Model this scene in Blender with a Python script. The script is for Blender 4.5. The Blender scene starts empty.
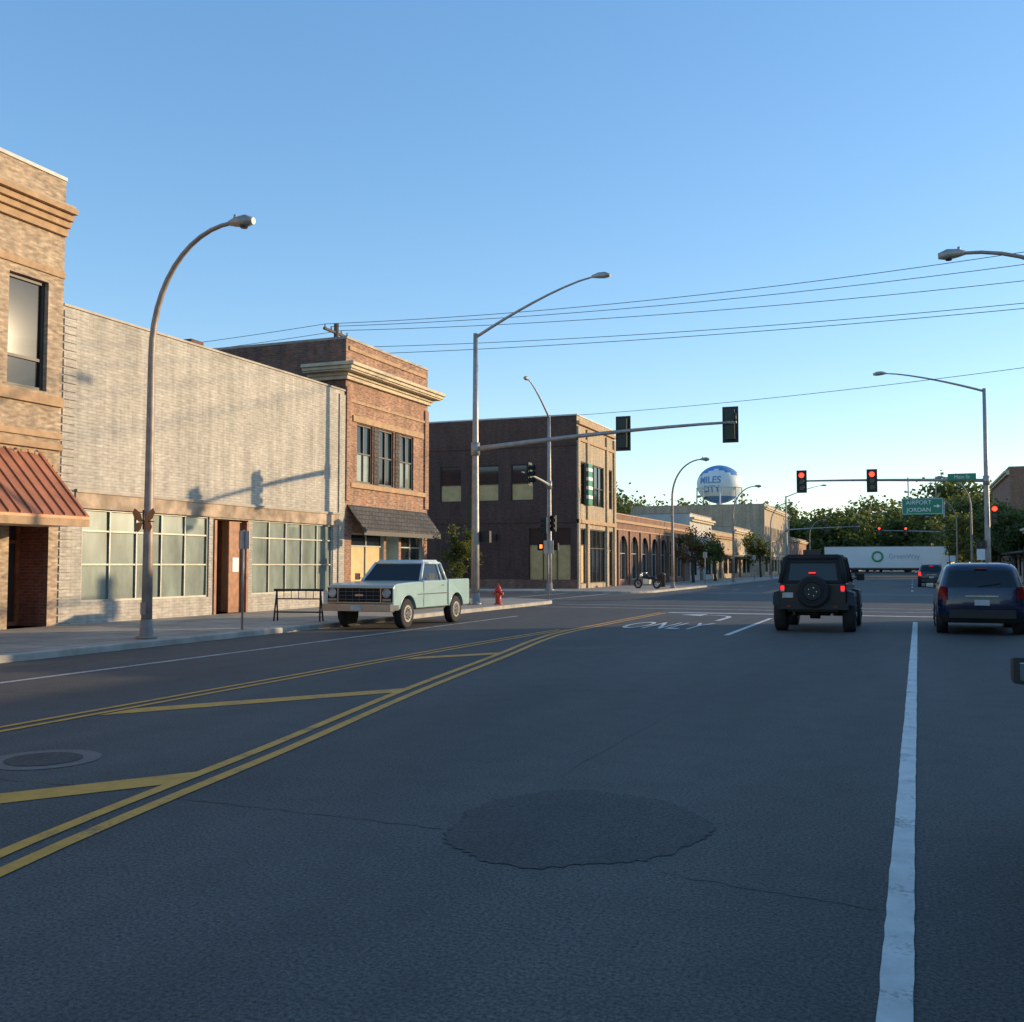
import bpy, bmesh, math, random
from mathutils import Vector, Matrix
random.seed(7)
S=bpy.context.scene
S.view_settings.view_transform='Standard'
S.view_settings.look='None'
S.view_settings.exposure=0
SUN_AZ=38.5; SUN_EL=10.3

# ---------------------------------------------------------------- materials
def newmat(name):
    m=bpy.data.materials.new(name); m.use_nodes=True
    nt=m.node_tree; return m,nt,nt.nodes['Principled BSDF']
def N(nt,t,**k):
    n=nt.nodes.new(t)
    for a,b in k.items(): setattr(n,a,b)
    return n
def noise(nt,vec,scale,detail=4,rough=.6):
    n=N(nt,'ShaderNodeTexNoise'); n.inputs['Scale'].default_value=scale
    n.inputs['Detail'].default_value=detail; n.inputs['Roughness'].default_value=rough
    nt.links.new(vec,n.inputs['Vector']); return n.outputs['Fac']
def mrange(nt,val,a,b,c,d):
    n=N(nt,'ShaderNodeMapRange'); nt.links.new(val,n.inputs[0])
    for i,x in zip((1,2,3,4),(a,b,c,d)): n.inputs[i].default_value=x
    return n.outputs[0]
def mixc(nt,fac,A,B,blend='MIX'):
    n=N(nt,'ShaderNodeMix'); n.data_type='RGBA'; n.blend_type=blend
    if isinstance(fac,(int,float)): n.inputs[0].default_value=fac
    else: nt.links.new(fac,n.inputs[0])
    for i,x in ((6,A),(7,B)):
        if isinstance(x,(tuple,list)): n.inputs[i].default_value=(x[0],x[1],x[2],1)
        else: nt.links.new(x,n.inputs[i])
    return n.outputs[2]
def grey(nt,v):
    cc=N(nt,'ShaderNodeCombineXYZ')
    for i in range(3): nt.links.new(v,cc.inputs[i])
    return cc.outputs[0]
def bump(nt,bsdf,h,strength=.3,dist=.02):
    b=N(nt,'ShaderNodeBump'); b.inputs['Strength'].default_value=strength; b.inputs['Distance'].default_value=dist
    nt.links.new(h,b.inputs['Height']); nt.links.new(b.outputs[0],bsdf.inputs['Normal'])
def posn(nt):
    return N(nt,'ShaderNodeNewGeometry').outputs['Position']
def stretch(nt,vec,s):
    n=N(nt,'ShaderNodeMapping'); n.inputs['Scale'].default_value=s
    nt.links.new(vec,n.inputs['Vector']); return n.outputs[0]
def pm(name,col,rough=.6,metal=0,var=.18,scale=3,bmp=0,spec=.5,coat=0):
    m,nt,b=newmat(name); p=posn(nt)
    f=mrange(nt,noise(nt,p,scale),.3,.7,0,1)
    c=mixc(nt,f,tuple(x*(1-var) for x in col),tuple(min(1,x*(1+var)) for x in col))
    nt.links.new(c,b.inputs['Base Color'])
    b.inputs['Roughness'].default_value=rough; b.inputs['Metallic'].default_value=metal
    b.inputs['Specular IOR Level'].default_value=spec
    b.inputs['Coat Weight'].default_value=coat
    if bmp: bump(nt,b,noise(nt,p,scale*8),bmp)
    return m
def em(name,col,s):
    m,nt,b=newmat(name); b.inputs['Base Color'].default_value=(*col,1)
    b.inputs['Emission Color'].default_value=(*col,1); b.inputs['Emission Strength'].default_value=s
    return m
def brick(name,c1,c2,mort,bw=.23,bh=.078,ms=.010,stain=.35,streak=0.25,off=.5,vr=.22,bs=.3):
    m,nt,b=newmat(name); p=posn(nt)
    s=N(nt,'ShaderNodeSeparateXYZ'); nt.links.new(p,s.inputs[0])
    a=N(nt,'ShaderNodeMath',operation='ADD'); nt.links.new(s.outputs[0],a.inputs[0]); nt.links.new(s.outputs[1],a.inputs[1])
    c=N(nt,'ShaderNodeCombineXYZ'); nt.links.new(a.outputs[0],c.inputs[0]); nt.links.new(s.outputs[2],c.inputs[1])
    t=N(nt,'ShaderNodeTexBrick'); t.offset=off
    nt.links.new(c.outputs[0],t.inputs['Vector'])
    t.inputs['Color1'].default_value=(*c1,1); t.inputs['Color2'].default_value=(*c2,1); t.inputs['Mortar'].default_value=(*mort,1)
    t.inputs['Scale'].default_value=1; t.inputs['Brick Width'].default_value=bw; t.inputs['Row Height'].default_value=bh
    t.inputs['Mortar Size'].default_value=ms; t.inputs['Mortar Smooth'].default_value=.2
    f1=mrange(nt,noise(nt,p,.6,6,.65),.3,.7,1-stain,1+stain*.35)
    f2=mrange(nt,noise(nt,stretch(nt,p,(2.5,2.5,.25)),1.2,4,.6),.35,.7,1-streak,1.05)
    mm=N(nt,'ShaderNodeMath',operation='MULTIPLY'); nt.links.new(f1,mm.inputs[0]); nt.links.new(f2,mm.inputs[1])
    f3=mrange(nt,noise(nt,stretch(nt,c.outputs[0],(4.3,12.8,1)),1.0,1,.5),.3,.7,1-vr,1+vr)
    m2=N(nt,'ShaderNodeMath',operation='MULTIPLY'); nt.links.new(mm.outputs[0],m2.inputs[0]); nt.links.new(f3,m2.inputs[1])
    col=mixc(nt,1.0,t.outputs['Color'],grey(nt,m2.outputs[0]),'MULTIPLY')
    nt.links.new(col,b.inputs['Base Color']); b.inputs['Roughness'].default_value=.85
    inv=mrange(nt,t.outputs['Fac'],0,1,1,0); bump(nt,b,inv,bs,.008)
    return m
def asphalt(name,lo,hi,agg=1.0):
    m,nt,b=newmat(name); p=posn(nt)
    big=mrange(nt,noise(nt,stretch(nt,p,(1,.18,1)),.55,5,.6),.3,.7,0,1)
    c=mixc(nt,big,lo,hi)
    fine=mrange(nt,noise(nt,p,48,4,.8),.33,.68,.15,2.0)
    c=mixc(nt,.9*agg,c,grey(nt,fine),'MULTIPLY')
    v=N(nt,'ShaderNodeTexVoronoi'); v.inputs['Scale'].default_value=60; nt.links.new(p,v.inputs['Vector'])
    sp=mrange(nt,v.outputs['Distance'],.05,.22,.6,0)
    c=mixc(nt,sp,c,(.26,.24,.21))
    bl=mrange(nt,noise(nt,p,2.3,6,.7),.45,.75,0,.35)
    c=mixc(nt,bl,c,tuple(x*.6 for x in lo))
    nt.links.new(c,b.inputs['Base Color']); b.inputs['Roughness'].default_value=.8
    b.inputs['Specular IOR Level'].default_value=.3
    bump(nt,b,noise(nt,p,45,4,.7),.3*agg,.01)
    return m
def paint_mark(name,col,under,wear=.5):
    m,nt,b=newmat(name); p=posn(nt)
    a=noise(nt,p,28,5,.75); g=noise(nt,p,2.2,3,.6)
    s=N(nt,'ShaderNodeMath',operation='ADD'); nt.links.new(a,s.inputs[0]); nt.links.new(g,s.inputs[1])
    f=mrange(nt,s.outputs[0],1.20-wear*.3,1.45-wear*.3,0,.9)
    v=mixc(nt,mrange(nt,noise(nt,p,5),.3,.7,0,1),col,tuple(x*.75 for x in col))
    c=mixc(nt,f,v,under); nt.links.new(c,b.inputs['Base Color']); b.inputs['Roughness'].default_value=.65
    bump(nt,b,noise(nt,p,45,4,.7),.3,.01)
    return m

M={}
M['asph']=asphalt('asphalt_mat',(.070,.064,.057),(.108,.099,.088))
M['asph2']=asphalt('asphalt_patch_mat',(.054,.050,.045),(.078,.072,.064),1.0)
M['crack']=pm('tar_seam',(.036,.033,.030),.6)
M['white']=paint_mark('white_paint',(.74,.71,.65),(.13,.125,.115),.42)
M['yellow']=paint_mark('yellow_paint',(.80,.35,.04),(.14,.10,.06),.48)
M['faint']=paint_mark('worn_white_paint',(.52,.50,.46),(.11,.10,.09),.66)
M['vfaint']=paint_mark('very_worn_paint',(.15,.14,.13),(.085,.08,.07),.9)
M['kerb']=pm('kerb_concrete',(.42,.38,.32),.85,var=.25,scale=2,bmp=.1)
M['earth']=pm('dry_ground',(.16,.14,.08),.95,var=.4,scale=.3)
def slabmat():
    m,nt,b=newmat('sidewalk_slabs'); p=posn(nt)
    t=N(nt,'ShaderNodeTexBrick'); t.offset=0; nt.links.new(p,t.inputs['Vector'])
    t.inputs['Color1'].default_value=(.45,.39,.31,1); t.inputs['Color2'].default_value=(.36,.315,.255,1); t.inputs['Mortar'].default_value=(.12,.105,.09,1)
    t.inputs['Scale'].default_value=1; t.inputs['Brick Width'].default_value=1.5; t.inputs['Row Height'].default_value=1.5
    t.inputs['Mortar Size'].default_value=.018
    f=mrange(nt,noise(nt,p,.9,6,.7),.3,.7,.6,1.1)
    nt.links.new(mixc(nt,1,t.outputs['Color'],grey(nt,f),'MULTIPLY'),b.inputs['Base Color'])
    b.inputs['Roughness'].default_value=.85; bump(nt,b,noise(nt,p,30),.06,.006); return m
M['slab']=slabmat()
M['tanb']=brick('tan_brick',(.58,.42,.27),(.42,.285,.18),(.44,.36,.28),stain=.2,streak=.15,vr=.3)
M['redb']=brick('red_brick_pier',(.30,.12,.07),(.22,.085,.055),(.25,.2,.17))
M['whiteb']=brick('white_glazed_brick',(.62,.56,.475),(.54,.48,.40),(.44,.385,.32),.30,.085,.009,.20,.25,vr=.14,bs=.2)
M['orgb']=brick('orange_brick',(.53,.27,.15),(.37,.17,.095),(.42,.33,.27),stain=.3,vr=.3)
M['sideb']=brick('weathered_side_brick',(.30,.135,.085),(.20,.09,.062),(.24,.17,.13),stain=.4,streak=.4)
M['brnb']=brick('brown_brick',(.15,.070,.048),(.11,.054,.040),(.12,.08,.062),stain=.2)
M['creamb']=brick('cream_brick',(.60,.46,.30),(.49,.37,.235),(.46,.37,.28),stain=.2)
M['redbr']=brick('reddish_brown_brick',(.36,.17,.10),(.27,.12,.075),(.26,.19,.15),stain=.25)
M['greyst']=pm('pale_stucco',(.54,.51,.46),.85,var=.15,scale=1,bmp=.15)
M['tanst']=pm('tan_stucco',(.47,.37,.26),.85,var=.15,scale=1,bmp=.15)
M['stone']=pm('tan_stone_trim',(.46,.29,.16),.8,var=.2,scale=4)
M['cream']=pm('cream_cornice_paint',(.58,.47,.32),.7,var=.2,scale=3)
M['coping']=pm('metal_coping',(.30,.25,.20),.5,var=.3,scale=2)
M['wcop']=pm('white_coping',(.6,.56,.5),.6)
M['rustband']=pm('weathered_fascia',(.44,.32,.22),.85,var=.5,scale=1.6)
M['copper']=pm('copper_standing_seam',(.44,.17,.085),.48,metal=.2,var=.25,scale=1.5)
M['shingle']=brick('shingle_awning',(.13,.115,.10),(.085,.075,.07),(.04,.035,.035),.25,.17,.02,.3)
M['roof']=pm('roof_membrane',(.12,.12,.12),.9)
M['glass']=pm('dark_glass',(.022,.026,.03),.06,var=.3,scale=.6,spec=.7)
def frostmat():
    m,nt,b=newmat('papered_glass'); p=posn(nt)
    a=mrange(nt,noise(nt,stretch(nt,p,(1,1.3,.5)),1.0,5,.6),.35,.65,0,1)
    c=mixc(nt,a,(.09,.12,.105),(.25,.30,.25)); nt.links.new(c,b.inputs['Base Color'])
    b.inputs['Roughness'].default_value=.30; b.inputs['Coat Weight'].default_value=1; b.inputs['Coat Roughness'].default_value=.03
    return m
M['frost']=frostmat()
M['blind']=pm('window_blind',(.62,.42,.18),.5,var=.15)
M['frame']=pm('aluminium_frame',(.34,.33,.29),.45,metal=.3)
M['frdark']=pm('dark_frame',(.05,.04,.035),.5)
M['frwhite']=pm('white_frame',(.5,.48,.42),.5)
M['wood']=pm('stained_wood_door',(.32,.12,.05),.5,var=.35,scale=5)
M['paleblue']=pm('pale_blue_paint',(.42,.50,.50),.6)
M['galv']=pm('galvanised_steel',(.36,.33,.30),.5,metal=.4,var=.2,scale=4)
M['rustpole']=pm('weathered_lamp_steel',(.34,.26,.21),.55,metal=.25,var=.25,scale=4)
M['black']=pm('black_metal',(.02,.02,.02),.45)
M['sigg']=pm('signal_housing_green',(.012,.035,.025),.5)
M['visor']=pm('signal_visor_black',(.01,.012,.012),.5)
M['lensoff']=pm('dark_lens',(.03,.02,.015),.2)
M['redon']=em('lit_red_signal',(1,.03,.015),6)
M['amber']=em('lit_amber_hand',(1,.16,.03),4)
M['brake']=em('lit_brake_lamp',(.9,.02,.02),1.6)
M['tail']=pm('tail_lamp_red',(.22,.01,.01),.2)
M['gsign']=pm('green_sign',(.01,.22,.12),.4,var=.05)
M['signw']=pm('white_sign_letter',(.8,.8,.78),.5,var=.02)
M['signback']=pm('aluminium_sign_back',(.45,.45,.44),.45,metal=.5)
M['hyd']=pm('hydrant_red',(.50,.05,.03),.45)
M['teal']=pm('seafoam_car_paint',(.31,.46,.46),.32,var=.08,scale=2,coat=.4)
M['tealw']=pm('white_cab_paint',(.55,.62,.60),.32,var=.06,coat=.4)
M['chrome']=pm('chrome',(.48,.49,.50),.22,metal=1,var=.1)
M['tire']=pm('tyre_rubber',(.022,.022,.023),.85)
M['rim']=pm('wheel_rim',(.30,.30,.29),.4,metal=.6)
M['jeep']=pm('black_car_paint',(.012,.012,.012),.35,coat=.4)
M['softtop']=pm('soft_top_fabric',(.020,.019,.018),.85)
M['jplast']=pm('black_plastic',(.018,.018,.018),.6)
M['navy']=pm('navy_car_paint',(.006,.013,.045),.25,coat=.6,var=.1)
M['dkpaint']=pm('charcoal_car_paint',(.016,.018,.022),.3,coat=.5)
M['carglass']=pm('car_glass',(.012,.016,.018),.05,var=.1,spec=.5)
M['mirror']=pm('mirror_glass',(.6,.66,.66),.03,metal=1,var=.02)
M['headl']=pm('headlamp_glass',(.42,.43,.42),.12)
M['grille']=pm('grille_dark',(.02,.02,.02),.7,spec=.2)
M['gbar']=pm('grille_bar',(.12,.12,.12),.5,metal=.2)
M['plate']=pm('licence_plate',(.5,.52,.52),.4)
M['trailer']=pm('trailer_white',(.82,.81,.78),.4,var=.05,scale=.4)
M['logog']=pm('green_logo',(.05,.35,.12),.5)
M['logot']=pm('grey_lettering',(.42,.45,.46),.5)
M['tankb']=pm('tank_blue',(.10,.24,.48),.45,var=.1,scale=.2)
M['tankw']=pm('tank_white',(.72,.74,.72),.5,var=.08,scale=.2)
M['bark']=pm('bark',(.10,.075,.055),.9,var=.3,scale=6,bmp=.4)
def leafm(name,c):
    m,nt,b=newmat(name); p=posn(nt)
    f=mrange(nt,noise(nt,p,2.5,2),.3,.7,0,1)
    col=mixc(nt,f,tuple(x*.65 for x in c),tuple(x*1.3 for x in c))
    nt.links.new(col,b.inputs['Base Color']); b.inputs['Roughness'].default_value=.6
    tr=N(nt,'ShaderNodeBsdfTranslucent'); nt.links.new(mixc(nt,1,col,(1.5,1.5,.7),'MULTIPLY'),tr.inputs['Color'])
    mx=N(nt,'ShaderNodeMixShader'); mx.inputs[0].default_value=.4
    nt.links.new(b.outputs[0],mx.inputs[1]); nt.links.new(tr.outputs[0],mx.inputs[2])
    nt.links.new(mx.outputs[0],nt.nodes['Material Output'].inputs['Surface'])
    return m
M['lf1']=leafm('leaf_green',(.10,.12,.034)); M['lf2']=leafm('leaf_dark',(.065,.09,.028)); M['lf3']=leafm('leaf_yellowgreen',(.15,.155,.045))
M['lr']=leafm('leaf_reddish',(.20,.085,.035))
M['butter']=pm('painted_butterfly',(.46,.17,.06),.5)
M['wire']=pm('power_cable',(.03,.03,.03),.6)
M['polewood']=pm('weathered_pole_wood',(.12,.085,.06),.9)

# ---------------------------------------------------------------- mesh builder
class MB:
    def __init__(s): s.v=[];s.f=[];s.m=[];s.s=[];s.mats=[]
    def mi(s,k):
        if k not in s.mats: s.mats.append(k)
        return s.mats.index(k)
    def poly(s,pts,k,sm=False):
        n=len(s.v); s.v+= [tuple(p) for p in pts]; s.f.append(tuple(range(n,n+len(pts)))); s.m.append(s.mi(k)); s.s.append(sm)
    def hexa(s,P,k):
        n=len(s.v); s.v+=[tuple(p) for p in P]
        for q in ((0,3,2,1),(4,5,6,7),(0,1,5,4),(1,2,6,5),(2,3,7,6),(3,0,4,7)):
            s.f.append(tuple(n+i for i in q)); s.m.append(s.mi(k)); s.s.append(False)
    def box(s,x0,x1,y0,y1,z0,z1,k):
        s.hexa([(x0,y0,z0),(x1,y0,z0),(x1,y1,z0),(x0,y1,z0),(x0,y0,z1),(x1,y0,z1),(x1,y1,z1),(x0,y1,z1)],k)
    def obox(s,F,u0,u1,n0,n1,z0,z1,k):
        s.hexa([F(u0,n0,z0),F(u1,n0,z0),F(u1,n1,z0),F(u0,n1,z0),F(u0,n0,z1),F(u1,n0,z1),F(u1,n1,z1),F(u0,n1,z1)],k)
    def tube(s,path,rad,k,seg=10,cap=True,sm=True):
        path=[Vector(p) for p in path]; n=len(path)
        if isinstance(rad,(int,float)): rad=[rad]*n
        rings=[]
        prev=None
        for i,p in enumerate(path):
            a=path[max(0,i-1)]; b=path[min(n-1,i+1)]; t=(b-a).normalized()
            if prev is None:
                up=Vector((0,0,1)) if abs(t.z)<.9 else Vector((0,1,0))
                x=t.cross(up).normalized()
            else:
                x=(prev-t*prev.dot(t)).normalized()
            prev=x; y=t.cross(x)
            st=len(s.v)
            for j in range(seg):
                an=2*math.pi*j/seg; s.v.append(tuple(p+(x*math.cos(an)+y*math.sin(an))*rad[i]))
            rings.append(st)
        for i in range(n-1):
            for j in range(seg):
                a=rings[i];b=rings[i+1]
                s.f.append((a+j,a+(j+1)%seg,b+(j+1)%seg,b+j)); s.m.append(s.mi(k)); s.s.append(sm)
        if cap:
            s.f.append(tuple(rings[0]+j for j in reversed(range(seg)))); s.m.append(s.mi(k)); s.s.append(False)
            s.f.append(tuple(rings[-1]+j for j in range(seg))); s.m.append(s.mi(k)); s.s.append(False)
    def prism(s,prof,x0,x1,k,xf=None):
        xf=xf or (lambda z:1)
        n=len(s.v); L=len(prof)
        for x in (x0,x1):
            for (y,z) in prof: s.v.append((x*xf(z),y,z))
        s.f.append(tuple(n+i for i in range(L))); s.f.append(tuple(n+L+i for i in reversed(range(L))))
        for i in range(L):
            j=(i+1)%L; s.f.append((n+i,n+L+i,n+L+j,n+j))
        for _ in range(L+2): s.m.append(s.mi(k)); s.s.append(False)
    def torus(s,c,axis,R,r,k,seg=20,ss=8):
        c=Vector(c); ax=Vector(axis).normalized()
        up=Vector((0,0,1)) if abs(ax.z)<.9 else Vector((1,0,0))
        x=ax.cross(up).normalized(); y=ax.cross(x)
        st=len(s.v)
        for i in range(seg):
            a=2*math.pi*i/seg; d=x*math.cos(a)+y*math.sin(a)
            for j in range(ss):
                b=2*math.pi*j/ss; s.v.append(tuple(c+d*(R+r*math.cos(b))+ax*r*math.sin(b)))
        for i in range(seg):
            for j in range(ss):
                s.f.append((st+i*ss+j,st+((i+1)%seg)*ss+j,st+((i+1)%seg)*ss+(j+1)%ss,st+i*ss+(j+1)%ss)); s.m.append(s.mi(k)); s.s.append(True)
    def make(s,name,parent=None,bevel=0,normals=False):
        me=bpy.data.meshes.new(name); me.from_pydata(s.v,[],s.f)
        for k in s.mats: me.materials.append(M[k])
        me.polygons.foreach_set('material_index',s.m); me.polygons.foreach_set('use_smooth',s.s)
        if normals or bevel:
            bm=bmesh.new(); bm.from_mesh(me)
            bmesh.ops.recalc_face_normals(bm,faces=bm.faces); bm.to_mesh(me); bm.free()
        me.update()
        o=bpy.data.objects.new(name,me); S.collection.objects.link(o)
        if parent: o.parent=parent
        if bevel:
            b=o.modifiers.new('bevel','BEVEL'); b.width=bevel; b.segments=3; b.limit_method='ANGLE'; b.angle_limit=math.radians(35)
        return o
def empty(name,loc=(0,0,0),rz=0):
    e=bpy.data.objects.new(name,None); S.collection.objects.link(e); e.location=loc; e.rotation_euler=(0,0,rz); e.empty_display_size=.3
    return e
def text(name,body,size,loc,rot,k,parent,sc=(1,1,1),align='CENTER',ext=.004):
    c=bpy.data.curves.new(name,'FONT'); c.body=body; c.size=size; c.align_x=align; c.align_y='CENTER'; c.extrude=ext
    o=bpy.data.objects.new(name,c); S.collection.objects.link(o); o.location=loc; o.rotation_euler=rot; o.scale=sc
    c.materials.append(M[k]); o.parent=parent; return o

# ---------------------------------------------------------------- world
w=bpy.data.worlds.new("World"); S.world=w; w.use_nodes=True
nt=w.node_tree; bg=nt.nodes['Background']
sky=nt.nodes.new('ShaderNodeTexSky'); sky.sky_type='NISHITA'; sky.sun_disc=False
sky.sun_elevation=math.radians(SUN_EL); sky.sun_rotation=math.radians(90-SUN_AZ)
sky.altitude=700; sky.air_density=1.0; sky.dust_density=.3; sky.ozone_density=2.0
gm=nt.nodes.new('ShaderNodeGamma'); gm.inputs[1].default_value=.62
hs=nt.nodes.new('ShaderNodeHueSaturation'); hs.inputs['Hue'].default_value=.508; hs.inputs['Saturation'].default_value=1.5; hs.inputs['Value'].default_value=3.1
nt.links.new(sky.outputs[0],gm.inputs[0]); nt.links.new(gm.outputs[0],hs.inputs['Color'])
nt.links.new(hs.outputs[0],bg.inputs[0]); bg.inputs[1].default_value=.15
sl=bpy.data.lights.new('sun','SUN'); sl.energy=5.0; sl.angle=math.radians(.5); sl.color=(1,.76,.46)
so=bpy.data.objects.new('sun',sl); S.collection.objects.link(so)
a=math.radians(SUN_AZ); e=math.radians(SUN_EL)
so.rotation_euler=Vector((-math.cos(a)*math.cos(e),-math.sin(a)*math.cos(e),-math.sin(e))).to_track_quat('-Z','Y').to_euler()
so.location=(30,30,20)

# ---------------------------------------------------------------- ground, roads
KL,KR=-14.3,3.9
mb=MB(); mb.poly([(-1500,-1500,-.03),(1500,-1500,-.03),(1500,1500,-.03),(-1500,1500,-.03)],'earth'); mb.make('ground')
mb=MB()
ys=[-60,40.5,60.5,135.5,154.5,420]
for i in range(5):
    y0,y1=ys[i],ys[i+1]
    if i%2==0: mb.poly([(KL-3.5,y0,0),(KR+3.5,y0,0),(KR+3.5,y1,0),(KL-3.5,y1,0)],'asph')
    else: mb.poly([(-200,y0,0),(200,y0,0),(200,y1,0),(-200,y1,0)],'asph')
mb.make('road')
def slab(name,xi,xo,y0,y1,r0,r1):
    sg=1 if xo>xi else -1
    def outline(ins):
        P=[]
        x=xi+sg*ins
        def arc(cx,cy,r,a0,a1):
            for i in range(9):
                t=math.radians(a0+(a1-a0)*i/8); P.append((cx+sg*(-1)*r*math.cos(t),cy+r*math.sin(t)))
        if r0: arc(xi+sg*r0,y0+r0,r0-ins,-90,0)
        else: P.append((x,y0))
        if r1: arc(xi+sg*r1,y1-r1,r1-ins,0,90)
        else: P.append((x,y1))
        P.append((xo,y1-(ins if r1 else 0))); P.append((xo,y0+(ins if r0 else 0)))
        return P
    A=outline(0);B=outline(.16)
    mb=MB(); z=.13
    for i in range(len(A)):
        j=(i+1)%len(A)
        L=lambda q:(A[q][0]+(B[q][0]-A[q][0])*.15,A[q][1]+(B[q][1]-A[q][1])*.15)
        mb.poly([(*A[i],-.02),(*A[j],-.02),(*A[j],z-.02),(*A[i],z-.02)],'kerb')
        mb.poly([(*A[i],z-.02),(*A[j],z-.02),(*L(j),z),(*L(i),z)],'kerb')
        mb.poly([(*L(i),z),(*L(j),z),(*B[j],z),(*B[i],z)],'kerb')
    mb.poly([(*p,z) for p in B],'slab')
    mb.make(name)
slab('sidewalk',KL,-90,-60,44,0,3.2)
slab('sidewalk',KL,-90,57,139,3.2,3)
slab('sidewalk',KL,-90,151,330,3,0)
slab('sidewalk',KR,90,-60,44,0,3.2)
slab('sidewalk',KR,90,57,139,3.2,3)
slab('sidewalk',KR,90,151,330,3,0)

def strip(mb,pts,w,z,k,jit=0):
    pts=[Vector((p[0],p[1],0)) for p in pts]; n=len(pts); L=[];R=[]
    for i,p in enumerate(pts):
        t=(pts[min(n-1,i+1)]-pts[max(0,i-1)]).normalized(); nn=Vector((-t.y,t.x,0))
        ww=w/2*(1+random.uniform(-jit,jit))
        L.append(p+nn*ww);R.append(p-nn*ww)
    for i in range(n-1):
        mb.poly([(L[i].x,L[i].y,z),(R[i].x,R[i].y,z),(R[i+1].x,R[i+1].y,z),(L[i+1].x,L[i+1].y,z)],k)
def wob(p,q,step=.5,a=.0008):
    p=Vector(p);q=Vector(q); n=max(2,int((q-p).length/step)); d=(q-p).normalized(); nn=Vector((-d.y,d.x)); o=0; out=[]
    for i in range(n+1):
        o=o*.8+random.uniform(-a,a); c=p+(q-p)*i/n+nn*o; out.append((c.x,c.y))
    return out
rm=empty('road_markings')
mb=MB()
Z=.006
strip(mb,wob((-.15,-8),(.04,31.8),.15),.125,Z,'white',.05)
strip(mb,wob((-4.1,24.3),(-4.1,32.5)),.13,Z,'white',.05)
strip(mb,wob((-11.9,-20),(-11.9,31)),.12,Z,'faint',.1)
strip(mb,[(-7.9,35.2),(3.4,35.2)],.45,Z,'white')
strip(mb,[(-13.9,38.2),(3.5,38.2)],.25,Z,'faint'); strip(mb,[(-13.9,41),(3.5,41)],.25,Z,'faint')
strip(mb,[(-13.9,59.5),(3.5,59.5)],.25,Z,'faint'); strip(mb,[(-13.9,62),(3.5,62)],.25,Z,'faint')
strip(mb,[(-16.2,44.5),(-16.2,56.5)],.25,Z,'faint'); strip(mb,[(-18.8,44.5),(-18.8,56.5)],.25,Z,'faint')
for y in (68,80,92,104,116): strip(mb,[(-.05,y),(-.05,y+3)],.12,Z,'white'); strip(mb,[(-11,y),(-11,y+3)],.12,Z,'faint')
strip(mb,[(-5.4,30.5),(-5.4,32.6),(-5.55,33.3),(-5.9,33.7),(-6.4,33.8)],.16,Z+.001,'white')
mb.poly([(-6.4,33.1,Z),(-6.4,34.5,Z),(-7.2,33.8,Z)],'white')
mb.make('white_lines',rm)
text('only_lettering','ONLY',1.0,(-6.25,27.4,.012),(0,0,0),'white',rm,(.80,4.2,1),ext=0)
mb=MB()
main=[(-3.3,-1),(-4.66,4.0),(-5.38,8),(-6.15,12.1),(-7.0,17.4),(-7.7,21.5),(-8.0,25),(-8.05,35)]
def smooth(pts,n=6):
    out=[]
    for i in range(len(pts)-1):
        p0=pts[max(0,i-1)];p1=pts[i];p2=pts[i+1];p3=pts[min(len(pts)-1,i+2)]
        for k in range(n):
            t=k/n
            out.append(tuple(.5*(2*p1[c]+(p2[c]-p0[c])*t+(2*p0[c]-5*p1[c]+4*p2[c]-p3[c])*t*t+(3*p1[c]-p0[c]-3*p2[c]+p3[c])*t**3) for c in (0,1)))
    out.append(pts[-1]); return out
mains=smooth(main)
def offs(pts,o):
    pts=[Vector((p[0],p[1])) for p in pts]; out=[];n=len(pts)
    for i,p in enumerate(pts):
        t=(pts[min(n-1,i+1)]-pts[max(0,i-1)]).normalized(); out.append((p.x-t.y*o,p.y+t.x*o))
    return out
strip(mb,offs(mains,.115),.11,Z,'yellow',.03); strip(mb,offs(mains,-.115),.11,Z,'yellow',.03)
lm=smooth([(-8.55,-25),(-8.55,-10),(-8.55,3),(-8.55,16),(-8.5,21),(-8.32,24.9)])
strip(mb,offs(lm,.11),.09,Z,'yellow'); strip(mb,offs(lm,-.11),.09,Z,'yellow')
def xmain(y):
    for p,q in zip(mains,mains[1:]):
        if p[1]<=y<=q[1]: return p[0]+(q[0]-p[0])*(y-p[1])/(q[1]-p[1])
    return -3.3
for (xa,ya) in ((-8.35,-4.8),(-8.35,2.2),(-8.35,9.2),(-8.3,16.3)):
    ends=[]
    for off_ in (-.30,.30):
        x,y=xa,ya+off_
        while x<xmain(y)-.175: x+=.01; y+=.0143
        ends.append((x,y))
    mb.poly([(xa,ya-.30,Z-.0015),(*ends[0],Z-.0015),(*ends[1],Z-.0015),(xa,ya+.30,Z-.0015)],'yellow')
strip(mb,[(-8.0,62),(-8.0,138)],.11,Z,'yellow'); strip(mb,[(-8.3,62),(-8.3,138)],.11,Z,'yellow')
mb.make('yellow_lines',rm)
mb=MB(); P=[]
for i in range(140):
    t=2*math.pi*i/140; r=1+.04*math.sin(3*t+1)+.025*math.sin(7*t)+random.uniform(-.035,.035)
    P.append((-2.02+.80*r*math.cos(t),6.32+.97*r*math.sin(t),.004))
mb.poly(P,'asph2'); mb.make('asphalt_patch')
mb=MB(); P=[];Q=[]
for i in range(32):
    t=2*math.pi*i/32; P.append((-6.9+.46*math.cos(t),6.75+.46*math.sin(t),.004)); Q.append((-6.9+.31*math.cos(t),6.75+.31*math.sin(t),.008))
mb.poly(P,'vfaint'); mb.poly(Q,'asph2'); mb.make('manhole_cover')
mb=MB()
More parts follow.
